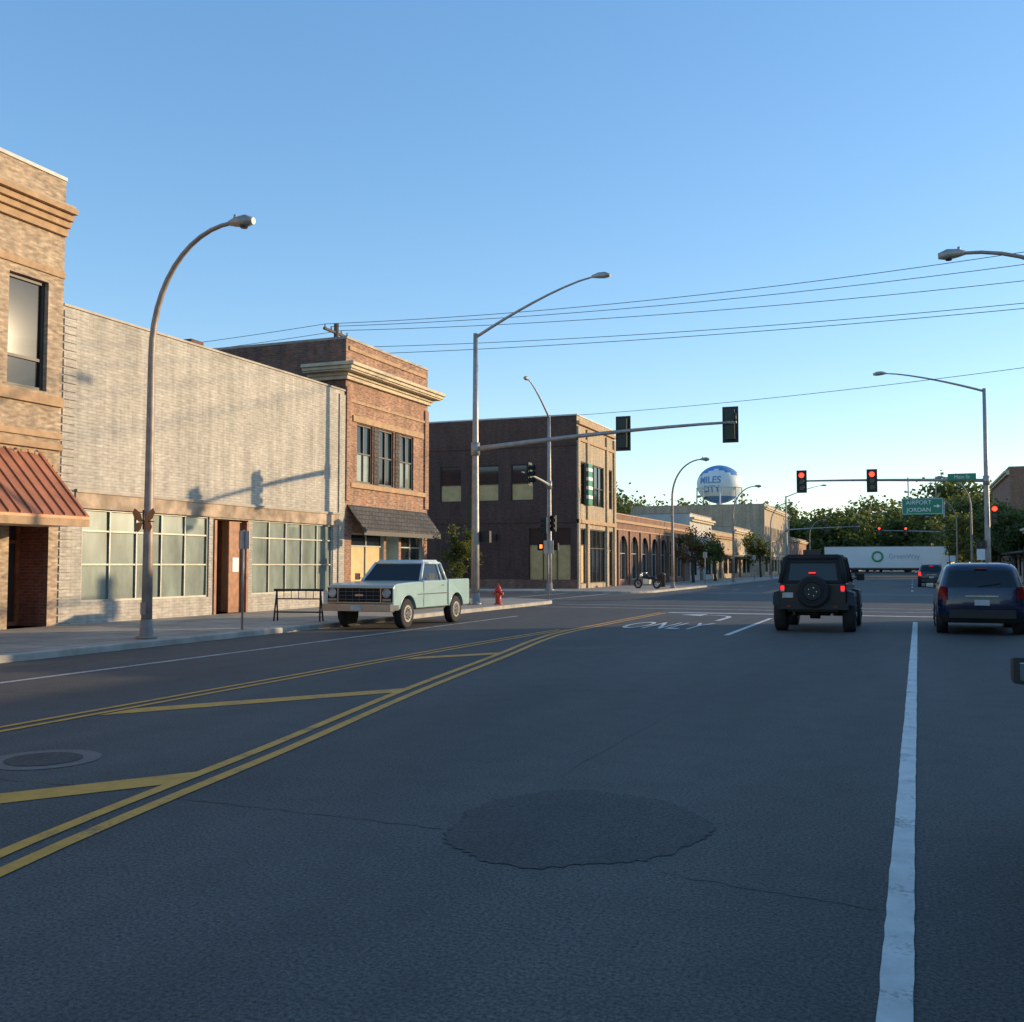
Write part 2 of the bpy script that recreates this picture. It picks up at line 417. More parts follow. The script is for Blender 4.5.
def crack(p,q,w,k=14,amp=.08):
    pts=[]
    for i in range(k+1):
        t=i/k; pts.append((p[0]+(q[0]-p[0])*t+random.uniform(-amp,amp),p[1]+(q[1]-p[1])*t+random.uniform(-amp,amp)))
    strip(mb,pts,w,.003,'crack',.6)
crack((-5.0,6.0),(-2.8,5.9),.012,30,.02); crack((-1.3,5.5),(-.2,5.3),.012,20,.02); crack((-8.3,5.9),(-5.3,6.1),.010,20,.03)
crack((-12,21),(2.5,21.3),.02,50,.06); crack((-7,13),(3,13.4),.015,50,.05); crack((-2.6,7.5),(-2.3,25),.008,60,.04); crack((-14,10),(-9,10.3),.012,20,.05)
mb.make('road_cracks')

# ---------------------------------------------------------------- facade tools
def frame_of(O,U,Nn):
    O=Vector(O);U=Vector(U);Nn=Vector(Nn)
    def F(u,n,z): return tuple(O+U*u+Nn*n+Vector((0,0,z)))
    return F
def facade(mb,F,w,h,ops,wm,z0=0):
    us=sorted(set([0,w]+[o['u'][i] for o in ops for i in (0,1)])); zs=sorted(set([z0,h]+[o['z'][i] for o in ops for i in (0,1)]))
    for i in range(len(us)-1):
        for j in range(len(zs)-1):
            uc=(us[i]+us[i+1])/2; zc=(zs[j]+zs[j+1])/2
            if any(o['u'][0]<uc<o['u'][1] and o['z'][0]<zc<o['z'][1] for o in ops): continue
            mb.poly([F(us[i],0,zs[j]),F(us[i+1],0,zs[j]),F(us[i+1],0,zs[j+1]),F(us[i],0,zs[j+1])],wm)
def windows(mg,mf,F,ops,wm,mw=None):
    mw=mw or mf
    for o in ops:
        u0,u1=o['u'];z0,z1=o['z'];d=o.get('d',.16);fm=o.get('f','frdark');gm=o.get('g','glass');rm_=o.get('r',wm);fw=o.get('fw',.06)
        for q in ([(u0,0,z0),(u0,-d,z0),(u0,-d,z1),(u0,0,z1)],[(u1,0,z0),(u1,-d,z0),(u1,-d,z1),(u1,0,z1)],[(u0,0,z0),(u1,0,z0),(u1,-d,z0),(u0,-d,z0)],[(u0,0,z1),(u1,0,z1),(u1,-d,z1),(u0,-d,z1)]):
            mw.poly([F(*p) for p in q],rm_)
        if o.get('arch'):
            r=(u1-u0)/2; c=(u0+u1)/2; zc=z1-r
            A=[(c-r*math.cos(math.pi*i/16),zc+r*math.sin(math.pi*i/16)) for i in range(17)]
            mw.poly([F(u0,0,z1)]+[F(a,0,b) for a,b in A[:9]][::-1],wm); mw.poly([F(u1,0,z1)]+[F(a,0,b) for a,b in A[8:]],wm)
        nx=o.get('nx',1); rows=o.get('rows',[])
        gd=-d+.012
        cols=[u0+fw/2+(u1-u0-fw)*i/nx for i in range(nx+1)]
        zr=[z0]+[z0+(z1-z0)*r for r in rows]+[z1]
        for i in range(nx):
            for j in range(len(zr)-1):
                g=gm
                if 'gb' in o and j==0: g=o['gb']
                if 'gt' in o and j==len(zr)-2: g=o['gt']
                tl=random.uniform(-.006,.006); tz=random.uniform(-.006,.006)
                mg.poly([F(cols[i],gd+tl+tz,zr[j]),F(cols[i+1],gd-tl+tz,zr[j]),F(cols[i+1],gd-tl-tz,zr[j+1]),F(cols[i],gd+tl-tz,zr[j+1])],g)
        g0,g1=-d+.02,-d+.075
        mf.obox(F,u0,u0+fw,g0,g1,z0,z1,fm); mf.obox(F,u1-fw,u1,g0,g1,z0,z1,fm)
        mf.obox(F,u0+fw,u1-fw,g0,g1-.003,z0,z0+fw,fm); mf.obox(F,u0+fw,u1-fw,g0,g1-.003,z1-fw,z1,fm)
        for i in range(1,nx): mf.obox(F,cols[i]-fw*.4,cols[i]+fw*.4,g0,g1-.006,z0+fw,z1-fw,fm)
        for z in zr[1:-1]: mf.obox(F,u0+fw,u1-fw,g0,g1-.012,z-fw*.4,z+fw*.4,fm)
ZB=.13
def building(name,xf,depth,y0,y1,h,fm,sm,fops,sops,coping='coping',side=1,extra=None,cop=.09):
    E=empty(name,(0,0,0))
    W=MB();G=MB();Fm=MB();T=MB()
    xb=xf-side*depth
    Ff=frame_of((xf,y0,ZB),(0,1,0),(side,0,0))
    facade(W,Ff,y1-y0,h-ZB,fops,fm); windows(G,Fm,Ff,fops,fm,W)
    xl=min(xf,xb)
    Fs=frame_of((xl,y0,ZB),(1,0,0),(0,-1,0))
    facade(W,Fs,depth,h-ZB,sops,sm); windows(G,Fm,Fs,sops,sm,W)
    W.poly([(xb,y0,ZB),(xb,y1,ZB),(xb,y1,h),(xb,y0,h)],sm); W.poly([(xl,y1,ZB),(xl+depth,y1,ZB),(xl+depth,y1,h),(xl,y1,h)],sm)
    R=MB(); R.poly([(xl+.25,y0+.25,h-.55),(xl+depth-.25,y0+.25,h-.55),(xl+depth-.25,y1-.25,h-.55),(xl+.25,y1-.25,h-.55)],'roof')
    a,b,c,d=xl+.25,xl+depth-.25,y0+.25,y1-.25
    for p,q in (((a,c),(b,c)),((b,c),(b,d)),((b,d),(a,d)),((a,d),(a,c))): R.poly([(*p,h-.55),(*q,h-.55),(*q,h),(*p,h)],sm)
    e2=.04
    T.box(xl-e2,xl+depth+e2,y0-.005,y0+.29,h,h+cop,coping); T.box(xl-e2,xl+depth+e2,y1-.29,y1+.005,h,h+cop,coping)
    T.box(xl-e2,xl+.29,y0+.29,y1-.29,h,h+cop,coping); T.box(xl+depth-.29,xl+depth+e2,y0+.29,y1-.29,h,h+cop,coping)
    if extra: extra(T,Ff,Fs,E,y1-y0)
    W.make('walls',E); G.make('window_glass',E); Fm.make('window_frames',E); R.make('roof',E); T.make('trim',E)
    return E

Y1=19.86
y0=5.0
def b1x(T,F,Fs,E,w):
    def o(u0,u1,n0,n1,z0,z1,k): T.obox(F,u0,u1,n0,n1,z0-ZB,z1-ZB,k)
    o(0,w,.003,.10,10.0,10.2,'stone'); o(0,w,.003,.20,10.2,10.36,'stone'); o(0,w,.003,.30,10.36,10.52,'stone'); o(0,w,.003,.42,10.52,10.66,'stone'); o(0,w,.003,.34,10.66,10.74,'tanst')
    o(0,w,.003,.05,8.92,9.08,'stone'); o(0,w,.003,.09,5.62,5.86,'stone'); o(0,w,.003,.06,4.80,4.95,'stone'); o(0,w,.003,.10,4.52,4.68,'stone')
    for c in (13.75,10.4,7.0,3.6):
        for i in range(18):
            a0=math.pi*i/18; a1=math.pi*(i+.86)/18
            for (r0,r1,k,nn) in ((.95,1.18,'tanb',.05),(1.18,1.25,'stone',.09)):
                P=[]
                for n in (.003,nn):
                    for (r,aa) in ((r0,a0),(r1,a0),(r1,a1),(r0,a1)):
                        P.append(F(c+r*math.cos(aa),n,3.2-ZB+r*math.sin(aa)))
                T.hexa(P,k)
    A=MB(); zt,zb=4.42-ZB,2.80-ZB; pr=1.6; wend=w-.62
    A.hexa([F(0,.02,zt-.06),F(wend,.02,zt-.06),F(wend,pr,zb-.06),F(0,pr,zb-.06),F(0,.02,zt),F(wend,.02,zt),F(wend,pr,zb),F(0,pr,zb)],'copper')
    u=.02
    while u<wend:
        A.hexa([F(u,.02,zt),F(u+.03,.02,zt),F(u+.03,pr,zb),F(u,pr,zb),F(u,.02,zt+.05),F(u+.03,.02,zt+.05),F(u+.03,pr+.01,zb+.05),F(u,pr+.01,zb+.05)],'copper'); u+=.32
    A.obox(F,0,wend,pr-.07,pr-.004,zb-.24,zb-.062,'stone'); A.obox(F,0,wend,.02,pr-.07,zb-.22,zb-.17,'cream')
    A.make('awning',E)
ops=[]
for c in (13.77,11.2,8.6,6.0,3.4): ops.append(dict(u=(c-.60,c+.60),z=(5.95-ZB,8.70-ZB),rows=[.28],d=.2,fw=.09))
for c in (13.95,10.6,7.2,3.8): ops.append(dict(u=(c-.60,c+.60),z=(.0,2.62),d=1.0,r='redb',g='frdark',f='wood',rows=[.8],fw=.1))
building('tan_brick_building',-20,18,y0,Y1,11.45,'tanb','tanb',ops,[],'wcop',1,b1x)

y0=Y1+.02
def b2x(T,F,Fs,E,w):
    def o(u0,u1,n0,n1,z0,z1,k): T.obox(F,u0,u1,n0,n1,z0-ZB,z1-ZB,k)
    z=.2
    while z<8.1:
        o(.02,.46,.003,.035,z,z+.17,'whiteb'); z+=.21
    o(w-.42,w-.02,.003,.05,.2,8.1,'whiteb')
    o(.5,w-.45,.003,.06,3.12,3.52,'rustband'); o(.5,w-.45,.003,.10,3.52,3.60,'coping')
    D=MB()
    D.obox(F,6.30,7.10,-1.02,-.9,.02,2.35,'wood'); D.obox(F,6.45,6.95,-.9,-.88,1.2,2.1,'glass')
    D.obox(F,6.87,6.91,-.9,-.84,1.0,1.2,'chrome')
    D.obox(F,6.17,6.28,-.3,.04,0,2.9,'wood'); D.obox(F,7.80,7.90,-.3,.04,0,2.9,'wood'); D.obox(F,7.12,7.80,-.2,-.14,0.01,2.9,'wood')
    D.obox(F,7.3,7.62,-.139,-.128,1.3,1.75,'signw')
    D.make('door',E)
ops=[dict(u=(.80,5.95),z=(.55,3.0),nx=5,rows=[.40,.76],g='frost',f='frame',d=.12,fw=.055),
     dict(u=(6.15,7.92),z=(.0,2.95),d=1.1,g='frost',f='wood',r='tanst',nx=2,rows=[.8]),
     dict(u=(8.15,13.15),z=(.55,3.0),nx=5,rows=[.40,.76],g='frost',f='frame',d=.12,fw=.055)]
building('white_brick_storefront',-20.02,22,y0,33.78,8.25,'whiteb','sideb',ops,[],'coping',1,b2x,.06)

y0=33.82
def b3x(T,F,Fs,E,w):
    def o(u0,u1,n0,n1,z0,z1,k): T.obox(F,u0,u1,n0,n1,z0-ZB,z1-ZB,k)
    C=MB()
    def rg(p,z0,z1,k):
        C.obox(F,-p,w+p*.8,.003,p,z0-ZB,z1-ZB,k)
        C.box(-21.6,-20.0,33.82-p,33.817,z0,z1,k)
    rg(.14,8.72,8.86,'cream'); rg(.22,8.861,8.98,'cream'); rg(.50,8.981,9.037,'cream'); rg(.57,9.04,9.16,'cream'); rg(.66,9.163,9.29,'cream')
    C.make('cornice',E,.01)
    o(.5,w-.5,.003,.07,7.18,7.42,'stone'); o(.3,w-.3,.003,.10,4.62,4.80,'stone'); o(.3,w-.3,.003,.05,7.9,8.0,'stone')
    o(.0,.35,.003,.07,4.1,8.45,'orgb'); o(w-.35,w,.003,.07,4.1,8.45,'orgb')
    o(.2,w-.2,.003,.06,9.9,10.05,'stone')
    for u in (2.38,4.18): o(u-.19,u+.19,.003,.04,4.85,7.15,'shingle')
    A=MB(); zt,zb=3.95-ZB,3.0-ZB
    A.hexa([F(.15,.02,zt-.05),F(w-.15,.02,zt-.05),F(w-.15,.75,zb-.05),F(.15,.75,zb-.05),F(.15,.02,zt),F(w-.15,.02,zt),F(w-.15,.75,zb),F(.15,.75,zb)],'shingle')
    A.obox(F,.15,w-.15,.70,.746,zb-.22,zb-.052,'frdark')
    A.make('shingle_awning',E)
    T.box(-29,-28.2,35,35.8,9.8,11.2,'sideb')
ops=[]
for c in (1.5,3.28,5.1): ops.append(dict(u=(c-.62,c+.62),z=(4.85-ZB,7.15-ZB),nx=2,rows=[.5],d=.14,f='frdark',fw=.07,gb='frost' if c!=3.28 else 'glass'))
ops+= [dict(u=(.5,3.1),z=(.5,2.75),nx=2,rows=[.78],g='glass',f='frwhite',r='paleblue',gb='blind'),dict(u=(3.3,4.4),z=(0,2.75),d=.9,rows=[.8],g='glass',f='frwhite',r='paleblue'),dict(u=(4.6,6.6),z=(.5,2.75),nx=2,rows=[.78],g='glass',f='frwhite',r='paleblue')]
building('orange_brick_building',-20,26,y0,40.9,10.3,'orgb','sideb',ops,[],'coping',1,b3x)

y0=62.7
def b4x(T,F,Fs,E,w):
    def o(u0,u1,n0,n1,z0,z1,k): T.obox(F,u0,u1,n0,n1,z0-ZB,z1-ZB,k)
    for u in (0,2.0,6.6,w-.45): o(u,u+.45,.003,.12,ZB,10.6,'creamb')
    o(0,w,.003,.16,4.35,4.6,'stone'); o(0,w,.003,.10,9.7,9.9,'stone'); o(0,w,.003,.2,10.75,10.95,'stone')
    T.obox(Fs,0,18,.003,.05,9.35-ZB,9.5-ZB,'brnb'); T.obox(Fs,0,18,.003,.05,4.4-ZB,4.6-ZB,'brnb')
    T.obox(Fs,0,18,.003,.04,ZB-ZB,.7-ZB,'redbr')
    G=MB(); G.box(-19.85,-19.70,64.3,65.2,5.6,8.3,'gsign')
    for z in (6.0,6.6,7.2,7.8): G.box(-19.86,-19.69,64.29,65.21,z,z+.22,'signw')
    G.make('blade_sign',E)
    T.obox(Fs,9.3,10.7,.003,1.0,3.0-ZB,3.15-ZB,'frdark')
    for u in (2,5.2,12.3): T.obox(Fs,u,u+.18,.003,.2,3.3-ZB,3.65-ZB,'black')
so_=[]
for x in (-28.9,-26.2,-23.75,-34.5,-31.8): so_.append(dict(u=(x+38-.8,x+38+.8),z=(5.85-ZB,8.25-ZB),rows=[.48],gb='blind',f='frdark',d=.14,fw=.07))
so_.append(dict(u=(14.7,17.6),z=(.35,3.9),nx=3,rows=[.7],gb='blind',f='frdark',d=.14))
so_.append(dict(u=(9.5,10.5),z=(0,2.5),f='frdark',d=.3,rows=[.85]))
fo=[dict(u=(3.0,6.2),z=(5.6-ZB,8.4-ZB),nx=3,rows=[.45],f='frdark',d=.15),dict(u=(7.2,8.3),z=(5.6-ZB,8.4-ZB),rows=[.45],f='frdark'),
    dict(u=(.6,1.9),z=(5.6-ZB,8.4-ZB),rows=[.45],f='frdark'),
    dict(u=(.6,1.9),z=(.3,3.9),rows=[.7],f='frdark',gb='blind'),dict(u=(2.6,6.5),z=(.3,3.9),nx=4,rows=[.65],f='frdark'),dict(u=(7.2,8.4),z=(0,3.9),nx=1,rows=[.65],f='frdark')]
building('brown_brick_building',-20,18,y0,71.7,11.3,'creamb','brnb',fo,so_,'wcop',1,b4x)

def b5x(T,F,Fs,E,w):
    def o(u0,u1,n0,n1,z0,z1,k): T.obox(F,u0,u1,n0,n1,z0-ZB,z1-ZB,k)
    o(0,w,.003,.14,4.75,4.95,'stone'); o(0,w,.003,.06,4.2,4.3,'stone')
    u=.6
    while u<w: 
        o(u,u+.35,.003,.12,ZB,4.2,'redbr'); u+=3.3
ops=[dict(u=(1.2+3.3*i,3.6+3.3*i),z=(.4,3.7),arch=True,nx=2,rows=[.6],f='frwhite',d=.25) for i in range(7)]
building('arcade_brick_building',-20.03,20,71.75,98.5,5.35,'redbr','redbr',ops,[],'stone',1,b5x)

def generic(name,side,xf,y0,y1,h,fm,floors=1,depth=20,trim='cream',side_ops=False,proj=.45):
    w=y1-y0; ops=[]
    n=max(1,int(w/3.4)); st=w/n
    if w>2:
        for i in range(n):
            u=i*st
            if i%3==1: ops.append(dict(u=(u+.9,u+st-.9),z=(0,2.3),d=.8,rows=[.8],f='frdark'))
            else: ops.append(dict(u=(u+.4,u+st-.4),z=(.5,2.3),nx=2,rows=[.75],f='frdark'))
            if floors>1:
                for q in (.28,.72): ops.append(dict(u=(u+st*q-.5,u+st*q+.5),z=(5.2,7.2),rows=[.5],f='frwhite'))
    def ex(T,F,Fs,E,w):
        T.obox(F,0,w,.003,proj,h-.5-ZB,h-.3-ZB,trim); T.obox(F,0,w,.003,proj*.6,h-.7-ZB,h-.503-ZB,trim)
        if h>4: T.obox(F,0,w,.003,.08,2.9-ZB,3.2-ZB,trim)
        if floors==1 and h>3.2 and w>3: T.obox(F,.5,w-.5,.09,1.4,2.6-ZB,2.75-ZB,'shingle')
    sops=[]
    if side_ops:
        for k in range(4): sops.append(dict(u=(2+4*k,3.2+4*k),z=(5.2,7.2),rows=[.5],f='frwhite')); 
    building(name,xf,depth,y0,y1,h,fm,fm,ops,sops,'coping',side,ex)
generic('stucco_shop_building',1,-20,98.55,110,6.6,'greyst')
generic('sun_streak_pier',1,-20.02,110.05,124,5.3,'creamb',trim='stone')
generic('stucco_shop_building',1,-20,124.05,138,6.2,'tanst')
generic('brick_hotel_building',1,-20,152.5,185,10.5,'creamb',2,side_ops=True)
generic('sun_streak_pier',1,-20,186,215,6.5,'orgb')
# right side of street (mostly beyond the frame; these shade the roadway, narrow stubs stepped in height for sun streaks)
generic('sun_streak_pier',-1,9,-45,-10,6.8,'orgb')
generic('stucco_shop_building',-1,9.02,-9.95,12,6.0,'tanst')
generic('sun_streak_pier',-1,9,12.05,22.5,5.4,'creamb')
generic('sun_streak_pier',-1,9.02,22.55,27.5,4.4,'redbr')
generic('stucco_shop_building',-1,9,27.55,30.2,3.0,'greyst')
generic('sun_streak_pier',-1,9.02,30.25,31.6,5.2,'redbr')  # unseen narrow pier, added to break the sunlight into streaks
generic('stucco_shop_building',-1,9,31.65,34.8,3.1,'tanst')
generic('shade_band_pier',-1,9.02,34.85,36.1,6.9,'creamb',depth=4)  # added out-of-view pier, throws a shade band over the left sidewalk
generic('stucco_shop_building',-1,9,36.15,38.0,3.2,'greyst')
generic('shade_band_pier',-1,9.02,38.05,39.2,6.9,'redbr',depth=4)  # second added pier out of view, shaped only for its shade band
generic('sun_streak_pier',-1,9,64.5,84,4.9,'redbr')
generic('stucco_shop_building',-1,9.02,84.05,108,5.0,'tanst')
generic('brick_hotel_building',-1,9,111,134,11.2,'redbr',2,side_ops=True)

# ---------------------------------------------------------------- street furniture
def curve_lamp(x,y,dr,k='rustpole',H=8.6,reach=2.35,butterfly=False):
    E=empty('street_lamp',(x,y,ZB)); m=MB(); H-=ZB
    path=[(0,0,0),(0,0,2),(0,0,4.5),(0,0,5.9)]; rad=[.115,.10,.08,.07]; rc=reach-.35
    for i in range(1,13):
        t=math.pi/2*i/12; path.append((dr*rc*(1-math.cos(t))**1.05,0,5.9+(H-5.9)*math.sin(t))); rad.append(.07-.03*i/12)
    m.tube(path,rad,k,12); m.make('pole',E)
    b=MB(); b.tube([(0,0,0),(0,0,.06),(0,0,.061),(0,0,.4)],[.21,.21,.15,.12],k,12)
    b.box(-.06,.06,-.125,-.10,.5,.75,k); b.make('base',E)
    h=MB(); p=[(dr*(reach-.45),H+.0,.05),(dr*(reach-.28),H+.01,.10),(dr*(reach-.05),H+.0,.13),(dr*(reach+.15),H-.02,.07)]
    h.tube([(a,0,b) for a,b,c in p],[c for a,b,c in p],'galv',10)
    h.tube([(dr*(reach-.08),0,H-.06),(dr*(reach-.08),0,H-.14)],[.10,.07],'frdark',10)
    h.tube([(dr*(reach-.3),0,H+.08),(dr*(reach-.3),0,H+.16)],[.035,.03],'galv',8)
    h.make('lamp_head',E)
    if butterfly:
        q=MB()
        for s in (-1,1):
            up=[(.03,.0),(.10,.17),(.24,.27),(.29,.18),(.23,.05),(.08,-.02)]; lo=[(.03,-.02),(.17,-.03),(.22,-.12),(.16,-.23),(.08,-.16)]
            for pp in (up,lo):
                A=[(s*px,-.15,2.42+pz) for px,pz in pp]; B=[(s*px*.97,-.135,2.42+pz) for px,pz in pp]
                q.poly(A,'butter'); q.poly(B,'butter')
        q.tube([(0,-.15,2.25),(0,-.15,2.65)],[.015,.025],'black',8); q.torus((0,0,2.42),(0,0,1),.105,.012,'black',14,5)
        q.make('butterfly_ornament',E)
curve_lamp(-14.75,17.05,1,butterfly=True)
curve_lamp(-14.8,67.2,1); curve_lamp(-14.8,92,1); curve_lamp(-14.8,118,1); curve_lamp(-14.8,-14,1)
curve_lamp(4.35,25.9,-1,reach=3.5,H=8.95); curve_lamp(4.35,88,-1); curve_lamp(4.35,116,-1); curve_lamp(4.35,160,-1); curve_lamp(-14.8,165,1)

def signal(m,c,face,lit=None,bp=True,sc=1.0):
    cx,cy,cz=c; fx,fy=face; px,py=-fy,fx
    def F(u,n,z): return (cx+px*u*sc+fx*n*sc,cy+py*u*sc+fy*n*sc,cz+z*sc)
    m.obox(F,-.17,.17,-.12,.10,-.53,.53,'sigg')
    for z in (-.18,.18): m.obox(F,-.172,.172,-.122,-.08,z-.012,z+.012,'visor')
    if bp:
        m.obox(F,-.28,-.171,.03,.045,-.64,.64,'visor'); m.obox(F,.171,.28,.03,.045,-.64,.64,'visor')
        m.obox(F,-.171,.171,.03,.045,.531,.64,'visor'); m.obox(F,-.171,.171,.03,.045,-.64,-.531,'visor')
    for i,z in enumerate((.35,0,-.35)):
        P=[F(.14*math.cos(t*math.pi/8),.107,z+.14*math.sin(t*math.pi/8)) for t in range(16)]
        k='lensoff'
        if lit=='red' and i==0: k='redon'
        m.poly(P,k)
        for t in range(-2,10):
            a0=t*math.pi/8;a1=(t+1)*math.pi/8
            m.poly([F(.155*math.cos(a0),.10,z+.155*math.sin(a0)),F(.155*math.cos(a1),.10,z+.155*math.sin(a1)),F(.155*math.cos(a1),.30,z+.155*math.sin(a1)),F(.155*math.cos(a0),.30,z+.155*math.sin(a0))],'visor')
def pedhead(m,c,face,lit=True):
    cx,cy,cz=c; fx,fy=face; px,py=-fy,fx
    def F(u,n,z): return (cx+px*u+fx*n,cy+py*u+fy*n,cz+z)
    m.obox(F,-.22,.22,-.1,.1,-.22,.22,'visor')
    m.obox(F,-.08,.08,.101,.11,-.10,.12,'amber' if lit else 'lensoff')

def mast(x,y,armdir,armlen,armz0,armz1,heads,lampvec,k='galv',top=10.6,lampz=12.5,extra=None):
    E=empty('traffic_light',(x,y,ZB)); m=MB()
    m.tube([(0,0,0),(0,0,3),(0,0,7),(0,0,top-ZB)],[.16,.145,.115,.09],k,14)
    m.tube([(0,0,0),(0,0,.08),(0,0,.081),(0,0,.45)],[.28,.28,.2,.18],k,12)
    m.make('pole',E)
    a=MB()
    P=[];R=[]
    for i in range(9):
        t=i/8; P.append((armdir[0]*armlen*t,armdir[1]*armlen*t,armz0-ZB+(armz1-armz0)*(1-(1-t)**1.6))); R.append(.10-.055*t)
    a.tube(P,R,k,10); a.tube([(0,0,armz0-ZB-.25),(0,0,armz0-ZB+.25)],.17,k,12)
    lx,ly=lampvec; L=math.hypot(lx,ly); P=[];R=[]
    for i in range(9):
        t=i/8; P.append((lx*t,ly*t,top-ZB-.15+(lampz-top)*(1-(1-t)**1.35))); R.append(.065-.032*t)
    a.tube(P,R,k,8); a.make('arms',E)
    h=MB(); ux,uy=lx/L,ly/L; e=P[-1]
    h.tube([(e[0]-ux*.1,e[1]-uy*.1,e[2]),(e[0]+ux*.15,e[1]+uy*.15,e[2]+.02),(e[0]+ux*.4,e[1]+uy*.4,e[2]+.01),(e[0]+ux*.6,e[1]+uy*.6,e[2]-.02)],[.05,.11,.12,.06],'galv',10)
    h.make('lamp_head',E)
    s=MB()
    for (dist,face,lit) in heads:
        t=dist/armlen; z=armz0-ZB+(armz1-armz0)*(1-(1-t)**1.6)
        signal(s,(armdir[0]*dist+face[0]*.2,armdir[1]*dist+face[1]*.2,z-.05),face,lit)
    if extra: extra(s,E)
    s.make('signal_heads',E)
    return E
def exA(s,E):
    signal(s,(-.3,.35,3.6),(0,1),None,False); pedhead(s,(.3,.25,2.6),(0,1),False)
    s.tube([(9.9,0,6.5),(9.9,0,6.85)],.045,'visor',8)
mast(-15.6,36.1,(1,0),9.95,6.1,6.65,[(9.7,(0,1),None),(5.8,(0,1),None)],(4.8,0),extra=exA)
def exB(s,E):
    signal(s,(.35,-.25,4.1-.13),(0,-1),None,False,.9); pedhead(s,(-.42,-.2,2.6),(0,-1),True); pedhead(s,(.42,-.2,2.6),(0,-1),False)
    signal(s,(-.3,.2,4.0-.13),(-1,0),None,False,.9)
mast(-20.1,57.6,(0,-1),4.6,6.4,6.8,[(3.9,(1,0),None)],(0,-3.6),lampz=12.3,extra=exB)
def exC(s,E):
    signal(s,(.35,-.2,4.3-.13),(0,-1),'red',False,.9); pedhead(s,(-.35,-.2,2.6),(0,-1),False)
    g=MB(); g.box(-4.25,-2.15,-.10,-.07,4.25,5.15,'gsign')
    for (x0,x1,z0,z1) in ((-4.22,-2.18,5.10,5.12),(-4.22,-2.18,4.28,4.30),(-4.22,-4.2,4.30,5.10),(-2.2,-2.18,4.30,5.10)): g.box(x0,x1,-.107,-.101,z0,z1,'signw')
    for x in (-3.9,-2.5): g.box(x-.03,x+.03,-.068,-.02,4.3,6.3,'galv')
    g.make('guide_sign',E)
    text('sign_text_upper','AIRPORT',.32,(-3.38,-.105,4.9),(math.pi/2,0,0),'signw',E)
    text('sign_text_lower','JORDAN',.32,(-3.38,-.105,4.5),(math.pi/2,0,0),'signw',E)
    a=MB(); a.box(-2.62,-2.42,-.11,-.102,4.67,4.73,'signw'); a.poly([(-2.45,-.112,4.60),(-2.28,-.112,4.70),(-2.45,-.112,4.8)],'signw'); a.make('sign_arrow',E)
    n=MB(); n.box(-1.9,-.5,-.18,-.15,6.05,6.42,'gsign'); n.make('street_name_sign',E)
    text('street_name_text','Main St',.26,(-1.2,-.186,6.23),(math.pi/2,0,0),'signw',E)
mast(3.75,60.0,(-1,0),9.7,6.15,6.40,[(9.5,(0,-1),'red'),(5.75,(0,-1),'red')],(-5.0,0),top=11.1,lampz=12.4,extra=exC)
def exD(s,E): signal(s,(.4,.2,4.0),(0,1),None,False)
mast(5.2,36.4,(0,1),5.5,6.2,6.6,[(5.2,(-1,0),None)],(0,4),extra=exD)
mast(4.2,154.0,(-1,0),9,6.2,6.5,[(8.5,(0,-1),'red'),(5,(0,-1),'red')],(-4.5,0),lampz=12)
mast(-15.2,137,(1,0),9,6.2,6.5,[(8.5,(0,1),None),(5,(0,1),None)],(4.5,0),lampz=12)

E=empty('fire_hydrant',(-14.85,36.6,ZB)); m=MB()
m.tube([(0,0,0),(0,0,.05),(0,0,.051),(0,0,.5),(0,0,.51),(0,0,.55),(0,0,.551),(0,0,.64),(0,0,.72),(0,0,.76)],[.17,.17,.115,.115,.15,.15,.13,.11,.06,.02],'hyd',14)
m.tube([(-.2,0,.42),(.2,0,.42)],.055,'hyd',10); m.tube([(0,-.2,.38),(0,0,.38)],.075,'hyd',10); m.tube([(0,0,.75),(0,0,.80)],.03,'hyd',6)
m.make('body',E)
E=empty('bike_rack',(-15.55,23.9,ZB),math.radians(12)); m=MB()
for x in (-.62,.62):
    m.tube([(x*1.05,-.12,0),(x,0,.84)],.024,'black',8); m.tube([(x*1.05,.14,0),(x,0,.84)],.024,'black',8); m.tube([(x*1.04,-.08,.24),(x*1.04,.1,.24)],.018,'black',6)
m.tube([(-.70,0,.84),(.70,0,.84)],.035,'black',10); m.make('frame',E); m=MB()
m.tube([(-.63,0,.60),(.63,0,.60)],.018,'black',8); m.tube([(-.64,.02,.24),(.64,.02,.24)],.02,'black',8)
for i in range(5): m.tube([(-.42+.21*i,0,.60),(-.42+.21*i,0,.84)],.010,'black',6)
m.make('cross_bars',E)
def post(x,y,h,face,plate,k='signback'):
    E=empty('traffic_sign',(x,y,ZB)); m=MB(); m.tube([(0,0,0),(0,0,h)],.028,'galv',8); m.make('post',E)
    p=MB(); pw,ph=plate; p.box(-pw/2,pw/2,face*.03,face*.036,h-ph,h-.02,'signw'); p.box(-pw/2,pw/2,face*.024,face*.0295,h-ph,h-.02,k); p.make('plate',E)
post(-14.75,20.3,2.35,1,(.30,.45)); post(-14.7,42,2.6,1,(.45,.6)); post(4.3,75,2.6,-1,(.6,.75)); post(4.3,128,2.6,-1,(.6,.75)); post(-14.7,78,2.5,1,(.3,.45)); post(-14.7,104,2.5,1,(.3,.45))
E=empty('litter_bin',(-16.2,70,ZB)); m=MB(); m.tube([(0,0,0),(0,0,.85),(0,0,.86),(0,0,.98)],[.26,.3,.31,.15],'frdark',14); m.make('body',E)

